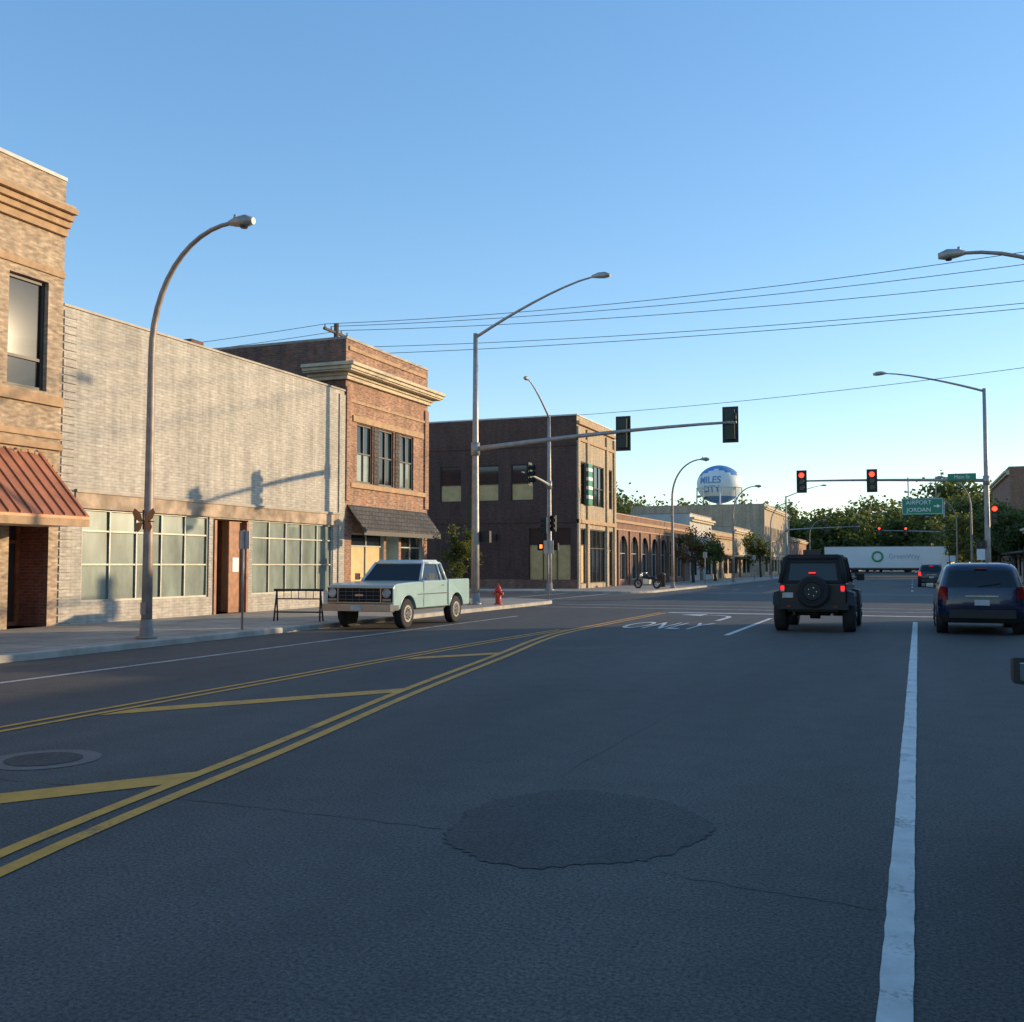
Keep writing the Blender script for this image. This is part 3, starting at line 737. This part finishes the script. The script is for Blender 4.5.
E=empty('utility_pole',(-27.8,46.0,ZB)); m=MB(); m.tube([(0,0,0),(0,0,14.1)],[.2,.13],'polewood',10); m.make('shaft',E)
m=MB()
m.box(-.06,.06,-1.2,1.2,13.55,13.67,'polewood'); m.box(-1.2,1.2,.07,.18,12.95,13.07,'polewood')
for yv in (-1.1,-.5,.5,1.1): m.tube([(0,yv,13.67),(0,yv,13.85)],[.05,.04],'frost',8)
m.make('crossarms',E)
E=empty('power_lines',(0,0,0)); m=MB()
def wirep(p,q,sag,r=.015):
    P=[]
    for i in range(25):
        t=i/24; P.append((p[0]+(q[0]-p[0])*t,p[1]+(q[1]-p[1])*t,p[2]+(q[2]-p[2])*t-sag*4*t*(1-t)))
    m.tube(P,r,'wire',5)
B=(-27.8,46.0)
for (dy,z0,z1,sg) in ((-1.1,13.98,15.0,.9),(-.5,13.98,14.4,.8),(.5,13.98,13.7,.7),(1.1,13.2,12.8,.6),(.1,12.6,12.3,.5)):
    wirep((B[0],B[1]+dy,z0),(18,45.2+dy,z1),sg)
for dy in (-1.1,.5): wirep((B[0],B[1]+dy,13.98),(-60,44+dy,13.2),.4)
wirep((-22,62.9,11.3),(18,50,11.6),.5)
m.make('cables',E)
E=empty('utility_pole',(18,45.2,ZB)); m=MB(); m.tube([(0,0,0),(0,0,15.2)],[.2,.13],'polewood',10); m.box(-.06,.06,-1.2,1.2,14.7,14.82,'polewood'); m.make('shaft',E)

# ---------------------------------------------------------------- water tower
E=empty('water_tower',(-57.0,328,0)); m=MB()
R=7.1; zc=27.3; sq=.86; seg=40; rg=22
vs=[]
for i in range(rg+1):
    ph=-math.pi/2+math.pi*i/rg
    for j in range(seg):
        t=2*math.pi*j/seg; vs.append((R*math.cos(ph)*math.cos(t),R*math.cos(ph)*math.sin(t),zc+R*sq*math.sin(ph)))
m.v=vs
for i in range(rg):
    for j in range(seg):
        m.f.append((i*seg+j,i*seg+(j+1)%seg,(i+1)*seg+(j+1)%seg,(i+1)*seg+j))
        th=2*math.pi*(j+.5)/seg
        m.m.append(m.mi('tankb' if (i>=15+1.2*math.sin(3*th) or i<6) else 'tankw')); m.s.append(True)
m.make('tank',E)
m=MB()
for j in range(8):
    t=2*math.pi*j/8+.2; m.tube([(R*.98*math.cos(t),R*.98*math.sin(t),zc-1),(R*1.1*math.cos(t),R*1.1*math.sin(t),0)],.22,'tankw',8)
m.tube([(0,0,0),(0,0,zc-5)],1.0,'tankw',14); m.torus((0,0,zc-1.2),(0,0,1),R*1.02,.10,'tankw',40,6); m.torus((0,0,12),(0,0,1),R*1.06,.12,'tankw',32,6)
m.make('legs',E)
def wraptext(body,size,zoff,yaw):
    c=bpy.data.curves.new('tmp','FONT'); c.body=body; c.size=size; c.align_x='CENTER'; c.align_y='CENTER'; c.offset=.04
    o=bpy.data.objects.new('tmp',c); S.collection.objects.link(o)
    bpy.context.view_layer.update()
    me=bpy.data.meshes.new_from_object(o.evaluated_get(bpy.context.evaluated_depsgraph_get()))
    bpy.data.objects.remove(o)
    bm=bmesh.new(); bm.from_mesh(me); bmesh.ops.triangulate(bm,faces=bm.faces)
    bmesh.ops.subdivide_edges(bm,edges=[e for e in bm.edges if e.calc_length()>.6],cuts=2,use_grid_fill=False); bm.to_mesh(me); bm.free()
    for v in me.vertices:
        x,z=v.co.x,v.co.y+zoff; ph=math.asin(max(-1,min(1,z/(R*sq)))); th=yaw+x/(R*math.cos(ph)*1.0); rr=R*1.012
        v.co=(rr*math.cos(ph)*math.sin(th),-rr*math.cos(ph)*math.cos(th),zc+rr*sq*math.sin(ph))
    me.materials.clear(); me.materials.append(M['tankb'])
    t=bpy.data.objects.new('lettering',me); S.collection.objects.link(t); t.parent=E
wraptext('MILES',3.0,.9,math.radians(-16)); wraptext('CITY',2.8,-1.9,math.radians(-14))

# ---------------------------------------------------------------- trees
def leaves(mb,centers,n,spread,size,ks):
    for (c,r,kk) in centers:
        for _ in range(n):
            d=Vector((random.gauss(0,1),random.gauss(0,1),random.gauss(0,.8)))*r*.5*spread
            p=Vector(c)+d
            a=Vector((random.uniform(-1,1),random.uniform(-1,1),random.uniform(-.6,.6))).normalized()
            b=a.cross(Vector((random.uniform(-1,1),random.uniform(-1,1),random.uniform(-1,1)))).normalized()
            s=size*random.uniform(.6,1.3)
            k=kk if random.random()<.75 else random.choice(ks)
            mb.poly([p-a*s*.5,p+b*s*.38,p+a*s*.5,p-b*s*.38],k)
def tree(x,y,h,r,nclump=40,nl=60,size=.28,ks=('lf1','lf2','lf3'),z0=.13,name='tree',trunk=.3):
    E=empty(name,(x,y,z0)); t=MB(); zt=h*.35
    top=Vector((random.uniform(-.3,.3),random.uniform(-.3,.3),h*.75))
    t.tube([(0,0,0),(top.x*.3,top.y*.3,zt),(top.x,top.y,top.z)],[trunk*.5,trunk*.36,.04],'bark',9)
    cs=[]
    for i in range(nclump):
        u=random.random()**.45; th=random.uniform(0,2*math.pi); ph=random.uniform(-1,1)
        rr=r*u*math.sqrt(max(0,1-ph*ph*.8)); 
        p=Vector((rr*math.cos(th),rr*math.sin(th),h*.63+ph*h*.36*u))
        cs.append((p,r*random.uniform(.22,.40),ks[0] if random.random()<.45 else random.choice(ks)))
        if i%3==0:
            b=Vector((top.x*.3,top.y*.3,zt*random.uniform(.8,1.5))); mid=(b+p)*.5+Vector((0,0,.15*h*.3))
            t.tube([b,mid,p],[trunk*.16,trunk*.10,.015],'bark',6)
    t.make('trunk',E); l=MB(); leaves(l,cs,nl,1,size,ks); l.make('crown',E)
tree(-18.6,41.4,3.3,.8,28,80,.13,('lf3','lf1','lf2'),trunk=.12)
tree(-17.6,88,4.6,1.6,26,80,.22,('lr','lf1','lf3')); tree(-17.3,97,4.2,1.4,24,80,.22,('lf1','lf3','lf2'))
tree(-17.3,128,5.5,2,24,80,.3)
tree(7.6,106,7.4,2.6,60,170,.30); tree(8.4,99.5,6.6,2.2,45,150,.28,('lf2','lf1','lf1'))
tree(7.0,138,8,3,40,120,.38); tree(8,160,11,4.5,60,160,.5); tree(8,176,12,5,60,160,.55); tree(6.5,148,8.5,3.5,50,130,.45)
E=empty('distant_trees',(0,0,0)); l=MB(); t=MB(); cs=[]
spots=[]
for i in range(40): spots.append((-112+4.9*i+random.uniform(-3,3),random.uniform(245,262),random.uniform(13,18.5)))
for i in range(26): spots.append((random.uniform(-110,75),random.uniform(262,285),random.uniform(14,20)))
for i in range(26): spots.append((random.uniform(-70,-44),random.uniform(95,150),random.uniform(10,12.5)))
for i in range(14): spots.append((random.uniform(-75,-45),random.uniform(180,240),random.uniform(12,17)))
for i in range(8): spots.append((random.uniform(-18,-8),random.uniform(225,245),random.uniform(10,16)))
for i in range(12): spots.append((random.uniform(5,26),random.uniform(195,240),random.uniform(12,18)))
for (x,y,h) in spots:
    r=h*.40; t.tube([(x,y,0),(x,y,h*.6)],[.35,.15],'bark',6)
    for i in range(26):
        u=random.random()**.45; th=random.uniform(0,2*math.pi); ph=random.uniform(-1,1); rr=r*u*math.sqrt(1-ph*ph*.8)
        cs.append(((x+rr*math.cos(th),y+rr*math.sin(th),h*.55+ph*h*.42*u),r*random.uniform(.3,.5),random.choice(('lf1','lf2','lf3','lf1'))))
leaves(l,cs,68,1,.92,('lf1','lf2','lf3')); l.make('crowns',E); t.make('trunks',E)

# ---------------------------------------------------------------- vehicles
def wheel(m,x,y,r,wd,sg,rimk='rim',rr=.6):
    xi=x-sg*wd
    m.tube([(xi,y,r),(xi+sg*.02,y,r),(x-sg*.03,y,r),(x,y,r)],[r*.9,r,r,r*.9],'tire',28)
    m.tube([(x-sg*.02,y,r),(x+sg*.004,y,r)],[r*rr,r*rr*.96],rimk,24)
    m.tube([(x+sg*.0035,y,r),(x+sg*.006,y,r)],[r*rr*.72,r*rr*.70],'jplast',24)
    m.tube([(x,y,r),(x+sg*.02,y,r)],[r*.24,r*.18],'chrome',14)
    for i in range(8):
        a=2*math.pi*i/8; c0=(x+sg*.007,y+r*.2*math.cos(a),r+r*.2*math.sin(a)); c1=(x+sg*.007,y+r*rr*.74*math.cos(a),r+r*rr*.74*math.sin(a))
        m.tube([c0,c1],r*.045,rimk,5)
def arch(cy,r,zb,zc=.40,n=12):
    a0=math.asin((zb-zc)/r)
    return [(cy+r*math.cos(a0+(math.pi-2*a0)*i/n),zc+r*math.sin(a0+(math.pi-2*a0)*i/n)) for i in range(n+1)]

E=empty('pickup_truck',(-13.22,25.6,0),math.pi)
b=MB(); zb=.50; tf=lambda z: 1-.05*max(0,(z-.90))-.04*max(0,.75-z)
prof=[(-.85,zb)]+[(-.85,1.22),(.75,1.22),(.80,1.21),(1.5,1.20),(2.2,1.17),(2.40,1.13),(2.45,1.05),(2.45,.68),(2.40,zb)]+arch(1.62,.46,zb)
b.prism(prof,-.97,.97,'teal',tf); b.make('cab_body',E,.03)
b=MB(); barch=arch(-1.42,.46,zb)
bp=[(-.89,zb),(-.89,1.25),(-2.30,1.25),(-2.33,1.20),(-2.33,.56),(-2.30,zb)]+barch[::-1]
for sx in (-1,1):
    xs=(.84,.97) if sx>0 else (-.97,-.84)
    b.prism(bp,xs[0],xs[1],'teal',tf)
b.box(-.835,.835,-2.32,-2.25,.56,1.22,'teal'); b.box(-.835,.835,-.97,-.90,.56,1.24,'teal'); b.box(-.835,.835,-2.24,-.98,.68,.74,'jplast')
b.make('bed',E,.015)
b=MB(); b.box(-.8,.8,-2.2,2.2,.44,.64,'jplast'); b.box(-.72,.72,-2.2,2.25,.64,.95,'jplast'); b.make('chassis',E)
def ghouse(m,yb0,yb1,yt0,yt1,zb,zt,hb,ht,roofk,glk,pill=.09,doors=(),rt=.08):
    L=lambda a,b,t:a+(b-a)*t
    def P(s,t,v):
        return (s*L(hb,ht,v),L(L(yb0,yb1,t),L(yt0,yt1,t),v),L(zb,zt,v))
    Q=[P(-1,0,0),P(1,0,0),P(1,1,0),P(-1,1,0),P(-1,0,1),P(1,0,1),P(1,1,1),P(-1,1,1)]
    m.hexa([( x*.975,y+( .02 if i in(0,1,4,5) else -.02),z) for i,(x,y,z) in enumerate(Q)],glk)
    m.hexa([(-ht,yt0,zt-.01),(ht,yt0,zt-.01),(ht,yt1,zt-.01),(-ht,yt1,zt-.01),(-ht*.9,yt0+.06,zt+rt),(ht*.9,yt0+.06,zt+rt),(ht*.9,yt1-.08,zt+rt),(-ht*.9,yt1-.08,zt+rt)],roofk)
    def bar(a,bb,w=pill): m.tube([a,bb],w*.5,roofk,6)
    for s in (-1,1):
        bar(P(s*.985,0,0),P(s*.985,0,1),pill*1.3); bar(P(s*.985,1,0),P(s*.985,1,1))
        for d in doors: bar(P(s*.985,d,0),P(s*.985,d,1),pill*.8)
        bar(P(s*.985,0,0),P(s*.985,1,0),pill*.5); bar(P(s*.985,0,1),P(s*.985,1,1),pill*.9)
    bar(P(-1,1,1),P(1,1,1),pill*.9); bar(P(-1,0,1),P(1,0,1),pill*.9)
c=MB(); ghouse(c,-.83,.78,-.72,.30,1.21,1.70,.90,.74,'tealw','carglass',.085,doors=(.20,),rt=.09); c.make('cab_greenhouse',E)
d=MB()
d.box(-.94,.94,2.455,2.475,.70,1.06,'grille')
for z in (.76,.86,.96): d.box(-.60,.60,2.478,2.492,z,z+.014,'gbar')
for x in [-.6+.2*i for i in range(7)]: d.box(x-.005,x+.005,2.476,2.484,.72,1.04,'gbar')
d.box(-.95,.95,2.455,2.50,1.055,1.085,'chrome'); d.box(-.95,.95,2.455,2.50,.675,.70,'chrome'); d.box(-.64,-.61,2.478,2.5,.70,1.05,'chrome'); d.box(.61,.64,2.478,2.5,.70,1.05,'chrome')
for s in (-1,1):
    d.tube([(s*.79,2.47,.93),(s*.79,2.50,.93)],[.105,.09],'headl',18); d.torus((s*.79,2.495,.93),(0,1,0),.11,.014,'chrome',18,6)
    d.box(s*.79-.12,s*.79+.12,2.478,2.49,.73,.79,'stone')
d.box(-.12,.12,2.493,2.505,.85,.90,'chrome')
d.make('grille',E)
d=MB(); d.box(-.99,.99,2.5,2.66,.47,.65,'chrome')
for s in (-1,1): d.box(s*.93-.06,s*.93+.06,2.2,2.5,.49,.63,'chrome')
d.box(-.16,.16,2.662,2.67,.50,.63,'plate'); d.box(-.98,.98,-2.52,-2.38,.48,.65,'chrome'); d.make('bumpers',E,.025)
d=MB()
for s in (-1,1):
    d.box(s*.972-.004,s*.972+.006,-.85,1.1,.86,.885,'chrome'); d.box(s*.967-.004,s*.967+.008,-.55,-.42,1.08,1.10,'chrome')
    for y in (-.80,.72): d.box(s*.9675-.003,s*.9675+.003,y-.006,y+.006,.55,1.19,'jplast')
    d.tube([(s*.92,.55,1.27),(s*1.08,.60,1.30)],.012,'chrome',6); d.box(s*1.14-.07,s*1.14+.07,.58,.62,1.24,1.42,'chrome')
    d.box(s*.86-.06,s*.86+.06,-2.345,-2.332,.80,1.10,'tail')
    for cy in (1.62,-1.42):
        A=arch(cy,.475,.52); d.tube([(s*.955,a,z) for a,z in A],.018,'teal',5)
d.tube([(-.6,.68,1.25),(-.1,.56,1.38)],.008,'jplast',5); d.tube([(.1,.68,1.25),(.6,.56,1.38)],.008,'jplast',5)
d.make('trim',E)
d=MB()
for y in (1.62,-1.42):
    for s in (-1,1): wheel(d,s*.95,y,.385,.24,s)
d.make('wheels',E)

E=empty('offroad_vehicle',(-2.30,28.2,0),0)
b=MB()
jp=[(-2.0,.64),(-2.02,1.20),(.75,1.22),(.80,1.18),(1.95,1.12),(2.05,1.02),(2.05,.64)]+[(1.85,.64),(1.75,.97),(.85,.97),(.72,.64)]+[(-.85,.64),(-.95,.94),(-1.75,.94),(-1.85,.64)]
b.prism(jp,-.79,.79,'jeep'); b.make('body_tub',E,.03)
b=MB(); b.box(-.6,.6,-1.95,2.0,.5,.85,'jplast'); b.tube([(-.8,-1.35,.44),(.8,-1.35,.44)],.06,'jplast',8)
b.tube([(-.12,-1.35,.44),(.12,-1.35,.44)],.14,'jplast',10); b.tube([(.28,1.35,.44),(.5,1.35,.44)],.13,'jplast',10)
b.tube([(-.8,1.35,.44),(.8,1.35,.44)],.06,'jplast',8); b.tube([(.45,-1.6,.45),(.45,-2.1,.43)],.035,'galv',8)
for s in (-1,1): b.tube([(s*.5,-1.55,.40),(s*.45,-1.6,.8)],.035,'galv',8)
b.make('chassis',E)
b=MB()
for s in (-1,1):
    for (ya,yb_) in ((-1.9,-.8),(.75,1.95)):
        b.hexa([(s*.79,ya,.92),(s*.97,ya,.86),(s*.97,yb_,.86),(s*.79,yb_,.92),(s*.79,ya+.06,1.02),(s*.95,ya+.06,.97),(s*.95,yb_-.06,.97),(s*.79,yb_-.06,1.02)],'jplast')
        b.hexa([(s*.80,ya-.10,.66),(s*.96,ya-.10,.66),(s*.96,ya-.02,.66),(s*.80,ya-.02,.66),(s*.79,ya,.92),(s*.97,ya,.88),(s*.97,ya+.08,.88),(s*.79,ya+.08,.94)],'jplast')
    b.box(s*.84-.06,s*.84+.06,-.7,.65,.54,.60,'jplast')
b.make('fender_flares',E,.01)
b=MB(); ghouse(b,-2.0,.72,-1.90,.35,1.20,1.82,.77,.66,'softtop','carglass',.10,(.34,.66),.09)
b.hexa([(-.64,-1.935,1.70),(.64,-1.935,1.70),(.64,-1.90,1.88),(-.64,-1.90,1.88),(-.66,-1.85,1.70),(.66,-1.85,1.70),(.66,-1.85,1.88),(-.66,-1.85,1.88)],'softtop')
b.box(-.75,.75,-2.03,-1.99,1.20,1.27,'softtop')
for s in (-1,1):
    b.hexa([(s*.60,-2.015,1.20),(s*.775,-2.015,1.20),(s*.67,-1.915,1.82),(s*.52,-1.915,1.82),(s*.60,-1.98,1.20),(s*.775,-1.98,1.20),(s*.67,-1.88,1.82),(s*.52,-1.88,1.82)],'softtop')
b.make('soft_top',E)
b=MB()
b.tube([(.02,-2.06,1.00),(.02,-2.10,1.00),(.02,-2.28,1.00),(.02,-2.32,1.00)],[.35,.39,.39,.34],'tire',32); b.tube([(.02,-2.31,1.00),(.02,-2.335,1.00)],[.24,.2],'jplast',20)
b.torus((.02,-2.325,1.00),(0,1,0),.25,.012,'jplast',24,6)
for i in range(5):
    a=2*math.pi*i/5; b.tube([(.02+.10*math.cos(a),-2.336,1.0+.10*math.sin(a)),(.02+.10*math.cos(a),-2.345,1.0+.10*math.sin(a))],.014,'chrome',6)
b.make('spare_wheel',E)
b=MB(); b.box(-.84,.84,-2.20,-2.04,.56,.72,'jplast'); b.box(-.72,-.46,-2.05,-2.035,.84,.97,'plate')
for s in (-1,1):
    b.box(s*.71-.06,s*.71+.06,-2.09,-2.02,.98,1.16,'jplast'); b.box(s*.71-.045,s*.71+.045,-2.10,-2.092,1.03,1.14,'brake'); b.box(s*.71-.045,s*.71+.045,-2.10,-2.092,.99,1.025,'headl')
    b.box(s*.55-.05,s*.55+.05,-2.215,-2.202,.61,.66,'tail')
    b.tube([(s*.78,.68,1.26),(s*.92,.66,1.30)],.02,'jplast',6); b.box(s*1.0-.10,s*1.0+.10,.62,.70,1.24,1.42,'jplast')
b.box(-.08,.08,-2.08,-2.04,1.44,1.47,'brake'); b.make('rear_fittings',E,.006)
b=MB()
for y in (-1.35,1.35):
    for s in (-1,1): wheel(b,s*.97,y,.44,.30,s,'jplast',.55)
b.make('wheels',E)

def ring(z,hw,yf,yr,r):
    P=[]; n=5
    def arc(cx,cy,a0):
        for i in range(n+1):
            t=math.radians(a0+90*i/n); P.append((cx+r*math.cos(t),cy+r*math.sin(t),z))
    def seg(a,b,k):
        for i in range(1,k): t=i/k; P.append((a[0]+(b[0]-a[0])*t,a[1]+(b[1]-a[1])*t,z))
    arc(hw-r,yf-r,0); seg((hw-r,yf),(-hw+r,yf),4); arc(-hw+r,yf-r,90); seg((-hw,yf-r),(-hw,yr+r),16); arc(-hw+r,yr+r,180); seg((-hw+r,yr),(hw-r,yr),4); arc(hw-r,yr+r,270); seg((hw,yr+r),(hw,yf-r),16)
    return P
def loft(m,levels,fn):
    R=[ring(*l) for l in levels]; n=len(R[0]); base=len(m.v)
    for r in R: m.v+=r
    for i in range(len(R)-1):
        for j in range(n):
            k=(j+1)%n; c=[(R[i][j][q]+R[i][k][q]+R[i+1][j][q]+R[i+1][k][q])/4 for q in range(3)]
            m.f.append((base+i*n+j,base+i*n+k,base+(i+1)*n+k,base+(i+1)*n+j)); m.m.append(m.mi(fn(i,c,levels[i],levels[i+1]))); m.s.append(True)
    m.f.append(tuple(base+(len(R)-1)*n+j for j in range(n))); m.m.append(m.mi(fn(len(R)-2,(0,0,9),levels[-2],levels[-1]))); m.s.append(True)
def van(name,loc,rz,paint,suv=False,lit=True,sc=1):
    E=empty(name,loc,rz); m=MB(); E.scale=(1,1,sc)
    if suv:
        lv=[(.30,.84,2.2,-2.15,.25),(.46,.93,2.35,-2.3,.3),(.72,.95,2.36,-2.32,.32),(.92,.94,2.25,-2.30,.35),(1.02,.92,1.35,-2.27,.35),(1.08,.91,1.15,-2.25,.34),
            (1.12,.90,1.05,-2.24,.34),(1.52,.76,.35,-2.02,.30),(1.60,.74,.2,-1.95,.3),(1.68,.66,.0,-1.85,.3),(1.71,.45,-.3,-1.5,.3)]; gi=6
    else:
        lv=[(.28,.86,2.35,-2.3,.25),(.46,.96,2.45,-2.42,.3),(.74,.975,2.44,-2.44,.32),(.94,.96,2.3,-2.42,.36),(1.04,.94,1.75,-2.40,.36),(1.09,.93,1.55,-2.39,.34),
            (1.12,.92,1.5,-2.38,.34),(1.52,.80,.62,-2.22,.30),(1.60,.77,.4,-2.15,.3),(1.67,.69,.2,-2.02,.3),(1.70,.48,-.1,-1.6,.3)]; gi=6
    def fn(i,c,a,b):
        if i==gi:
            x,y=c[0],c[1]; hw=(a[1]+b[1])/2; yr=(a[3]+b[3])/2; yf=(a[2]+b[2])/2
            if abs(x)>hw-.02 and any(abs(y-p)<.09 for p in ((-1.25,-.1) if not suv else (-1.2,-.15))): return paint
            if abs(x)>hw-.17 and y<yr+.28 and not (abs(x)>hw-.01): return paint
            if abs(x)>hw-.2 and y>yf-.26 and not (abs(x)>hw-.01): return paint
            return 'carglass'
        if i==0: return 'jplast'
        return paint
    loft(m,lv,fn); m.make('body',E)
    d=MB(); rr=lv[2][3]; hw=lv[2][1]
    d.box(-hw+.26,hw-.26,rr-.035,rr+.05,.40,.60,'jplast' if not suv else paint)
    pz=.70 if not suv else .66
    d.box(-.16,.16,rr-.012,rr+.02,pz,pz+.13,'plate')
    d.box(-.35,.35,rr-.008,rr+.03,.90,.93,'chrome')
    d.box(-hw+.22,hw-.22,rr+.002,rr+.05,.625,.635,'jplast')
    for s in (-1,1):
        d.hexa([(s*(hw-.24),rr+.01,.82),(s*(hw-.05),rr+.16,.82),(s*(hw-.05),rr+.30,.82),(s*(hw-.24),rr+.12,.82),(s*(hw-.20),rr+.05,1.14),(s*(hw-.075),rr+.17,1.14),(s*(hw-.075),rr+.30,1.14),(s*(hw-.20),rr+.14,1.14)],'brake' if lit else 'tail')
        yb=-2.0 if suv else -2.1; dz=0 if suv else -.03
        d.tube([(s*.64,yb+.25,1.66+dz),(s*.66,yb+.32,1.735+dz),(s*.66,.0,1.745+dz),(s*.64,.12,1.69+dz)],.016,'jplast',6)
        ym=.95 if suv else 1.15
        d.tube([(s*.88,ym,1.06),(s*1.0,ym-.02,1.09)],.03,'jplast',6)
        x0=s*.97; x1=s*1.20
        d.hexa([(x0,ym-.06,1.02),(x1,ym-.03,1.05),(x1,ym+.06,1.06),(x0,ym+.10,1.03),(x0,ym-.06,1.19),(x1,ym-.03,1.18),(x1,ym+.05,1.17),(x0,ym+.09,1.19)],'jplast')
        d.hexa([(x0+s*.02,ym-.066,1.04),(x1-s*.03,ym-.036,1.065),(x1-s*.03,ym-.03,1.065),(x0+s*.02,ym-.06,1.04),(x0+s*.02,ym-.066,1.165),(x1-s*.03,ym-.036,1.155),(x1-s*.03,ym-.03,1.155),(x0+s*.02,ym-.06,1.165)],'mirror')
        yf=lv[3][2]; d.hexa([(s*.55,yf-.02,.70),(s*.86,yf-.2,.70),(s*.86,yf-.3,.70),(s*.55,yf-.1,.70),(s*.55,yf-.0,.86),(s*.85,yf-.2,.86),(s*.85,yf-.3,.86),(s*.55,yf-.1,.86)],'headl')
    d.box(-.14,.14,lv[7][3]-.03,lv[7][3]+.02,1.555,1.575,'brake' if lit else 'tail')
    d.tube([(-.1,lv[6][3]-.02,1.14),(.42,lv[6][3]+.02,1.22)],.010,'jplast',6)
    d.make('fittings',E,.018)
    wm=MB()
    fa,ra=(1.45,-1.4) if suv else (1.5,-1.5)
    for y in (fa,ra):
        for s in (-1,1):
            wm.tube([(s*(hw-.25),y,.36),(s*(hw+.004),y,.36)],.405,'jplast',28); wheel(wm,s*(hw+.012),y,.34,.2,s,'rim',.68)
    wm.make('wheels',E)
    return E
van('minivan',(1.50,28.9,0),0,'navy',False,False)
van('suv',(1.3,85,0),0,'dkpaint',True,True)
van('suv',(-11.3,118,0),math.pi,'dkpaint',True,False)
van('suv',(-9.8,104,0),math.pi,'navy',True,False)
van('car',(1.735,4.98,0),math.radians(4.5),'dkpaint',True,False)

E=empty('motorcycle',(-15.9,64.7,ZB),math.radians(70)); m=MB()
for y in (-.72,.72): m.torus((0,y,.31),(1,0,0),.26,.06,'tire',20,8); m.torus((0,y,.31),(1,0,0),.16,.02,'chrome',16,5)
m.make('wheels',E); m=MB()
m.tube([(0,-.15,.72),(0,.05,.80),(0,.3,.78),(0,.4,.70)],[.08,.15,.13,.06],'jeep',10); m.tube([(0,-.65,.68),(0,-.4,.68),(0,-.1,.70)],[.05,.12,.09],'jplast',10)
m.box(-.16,.16,-.2,.25,.28,.62,'chrome'); m.make('body',E,.02); m=MB()
m.tube([(.08,.72,.31),(.08,.42,.95)],.025,'chrome',6); m.tube([(-.08,.72,.31),(-.08,.42,.95)],.025,'chrome',6); m.tube([(-.38,.25,1.0),(-.15,.42,1.0),(.15,.42,1.0),(.38,.25,1.0)],.018,'chrome',6); m.tube([(.15,-.7,.3),(.15,.2,.3)],.04,'chrome',8); m.tube([(0,.5,.85),(0,.6,.85)],.09,'chrome',10)
m.make('fork',E)

E=empty('semi_truck',(-3.4,145,0),0)
m=MB(); m.box(-7.6,7.8,-1.28,1.28,1.15,4.1,'trailer'); m.box(-7.5,7.7,-1.1,1.1,.95,1.14,'jplast'); m.box(-7.6,7.8,-1.30,-1.281,1.15,1.28,'gbar'); m.box(-7.6,7.8,-1.30,-1.281,4.02,4.1,'rim'); m.make('trailer_box',E)
m=MB()
for x in (5.1,6.4):
    for s in (-1,1): 
        m.tube([(x,s*.75,.52),(x,s*1.22,.52)],.51,'tire',20); m.tube([(x,s*1.222,.52),(x,s*1.24,.52)],.28,'rim',16)
for x in (-5.6,-6.9,-11.6):
    for s in (-1,1): m.tube([(x,s*.75,.52),(x,s*1.22,.52)],.51,'tire',20); m.tube([(x,s*1.222,.52),(x,s*1.24,.52)],.28,'rim',16)
m.box(-3.8,-3.6,-1.0,-.9,.1,1.0,'jplast'); m.box(-3.8,-3.6,.9,1.0,.1,1.0,'jplast'); m.box(6.6,6.8,-1.1,1.1,.5,.6,'jplast'); m.make('wheels',E)
m=MB(); m.box(-10.4,-8.2,-1.15,1.15,1.0,3.7,'dkpaint'); m.hexa([(-12.6,-1.0,.7),(-10.4,-1.15,.7),(-10.4,1.15,.7),(-12.6,1.0,.7),(-12.4,-.85,1.7),(-10.4,-1.1,2.0),(-10.4,1.1,2.0),(-12.4,.85,1.7)],'dkpaint')
m.box(-10.2,-9.4,-1.17,1.17,2.1,2.9,'carglass'); m.box(-8.2,-5.0,-.5,.5,.7,1.0,'jplast'); m.make('tractor',E,.05)
m=MB(); m.torus((-.9,-1.29,2.75),(0,1,0),.62,.13,'logog',24,6); m.make('logo',E)
text('trailer_lettering','GreenWay',.85,(2.4,-1.29,2.75),(math.pi/2,0,0),'logot',E)

# ---------------------------------------------------------------- camera
cam=bpy.data.cameras.new('camera'); co=bpy.data.objects.new('camera',cam); S.collection.objects.link(co)
co.location=(0,0,1.65); co.rotation_euler=(math.radians(90+3.01),0,math.radians(21.32))
cam.sensor_fit='HORIZONTAL'; cam.sensor_width=36; cam.lens=36*1025/1024; cam.clip_end=5000; cam.clip_start=.05
S.camera=co
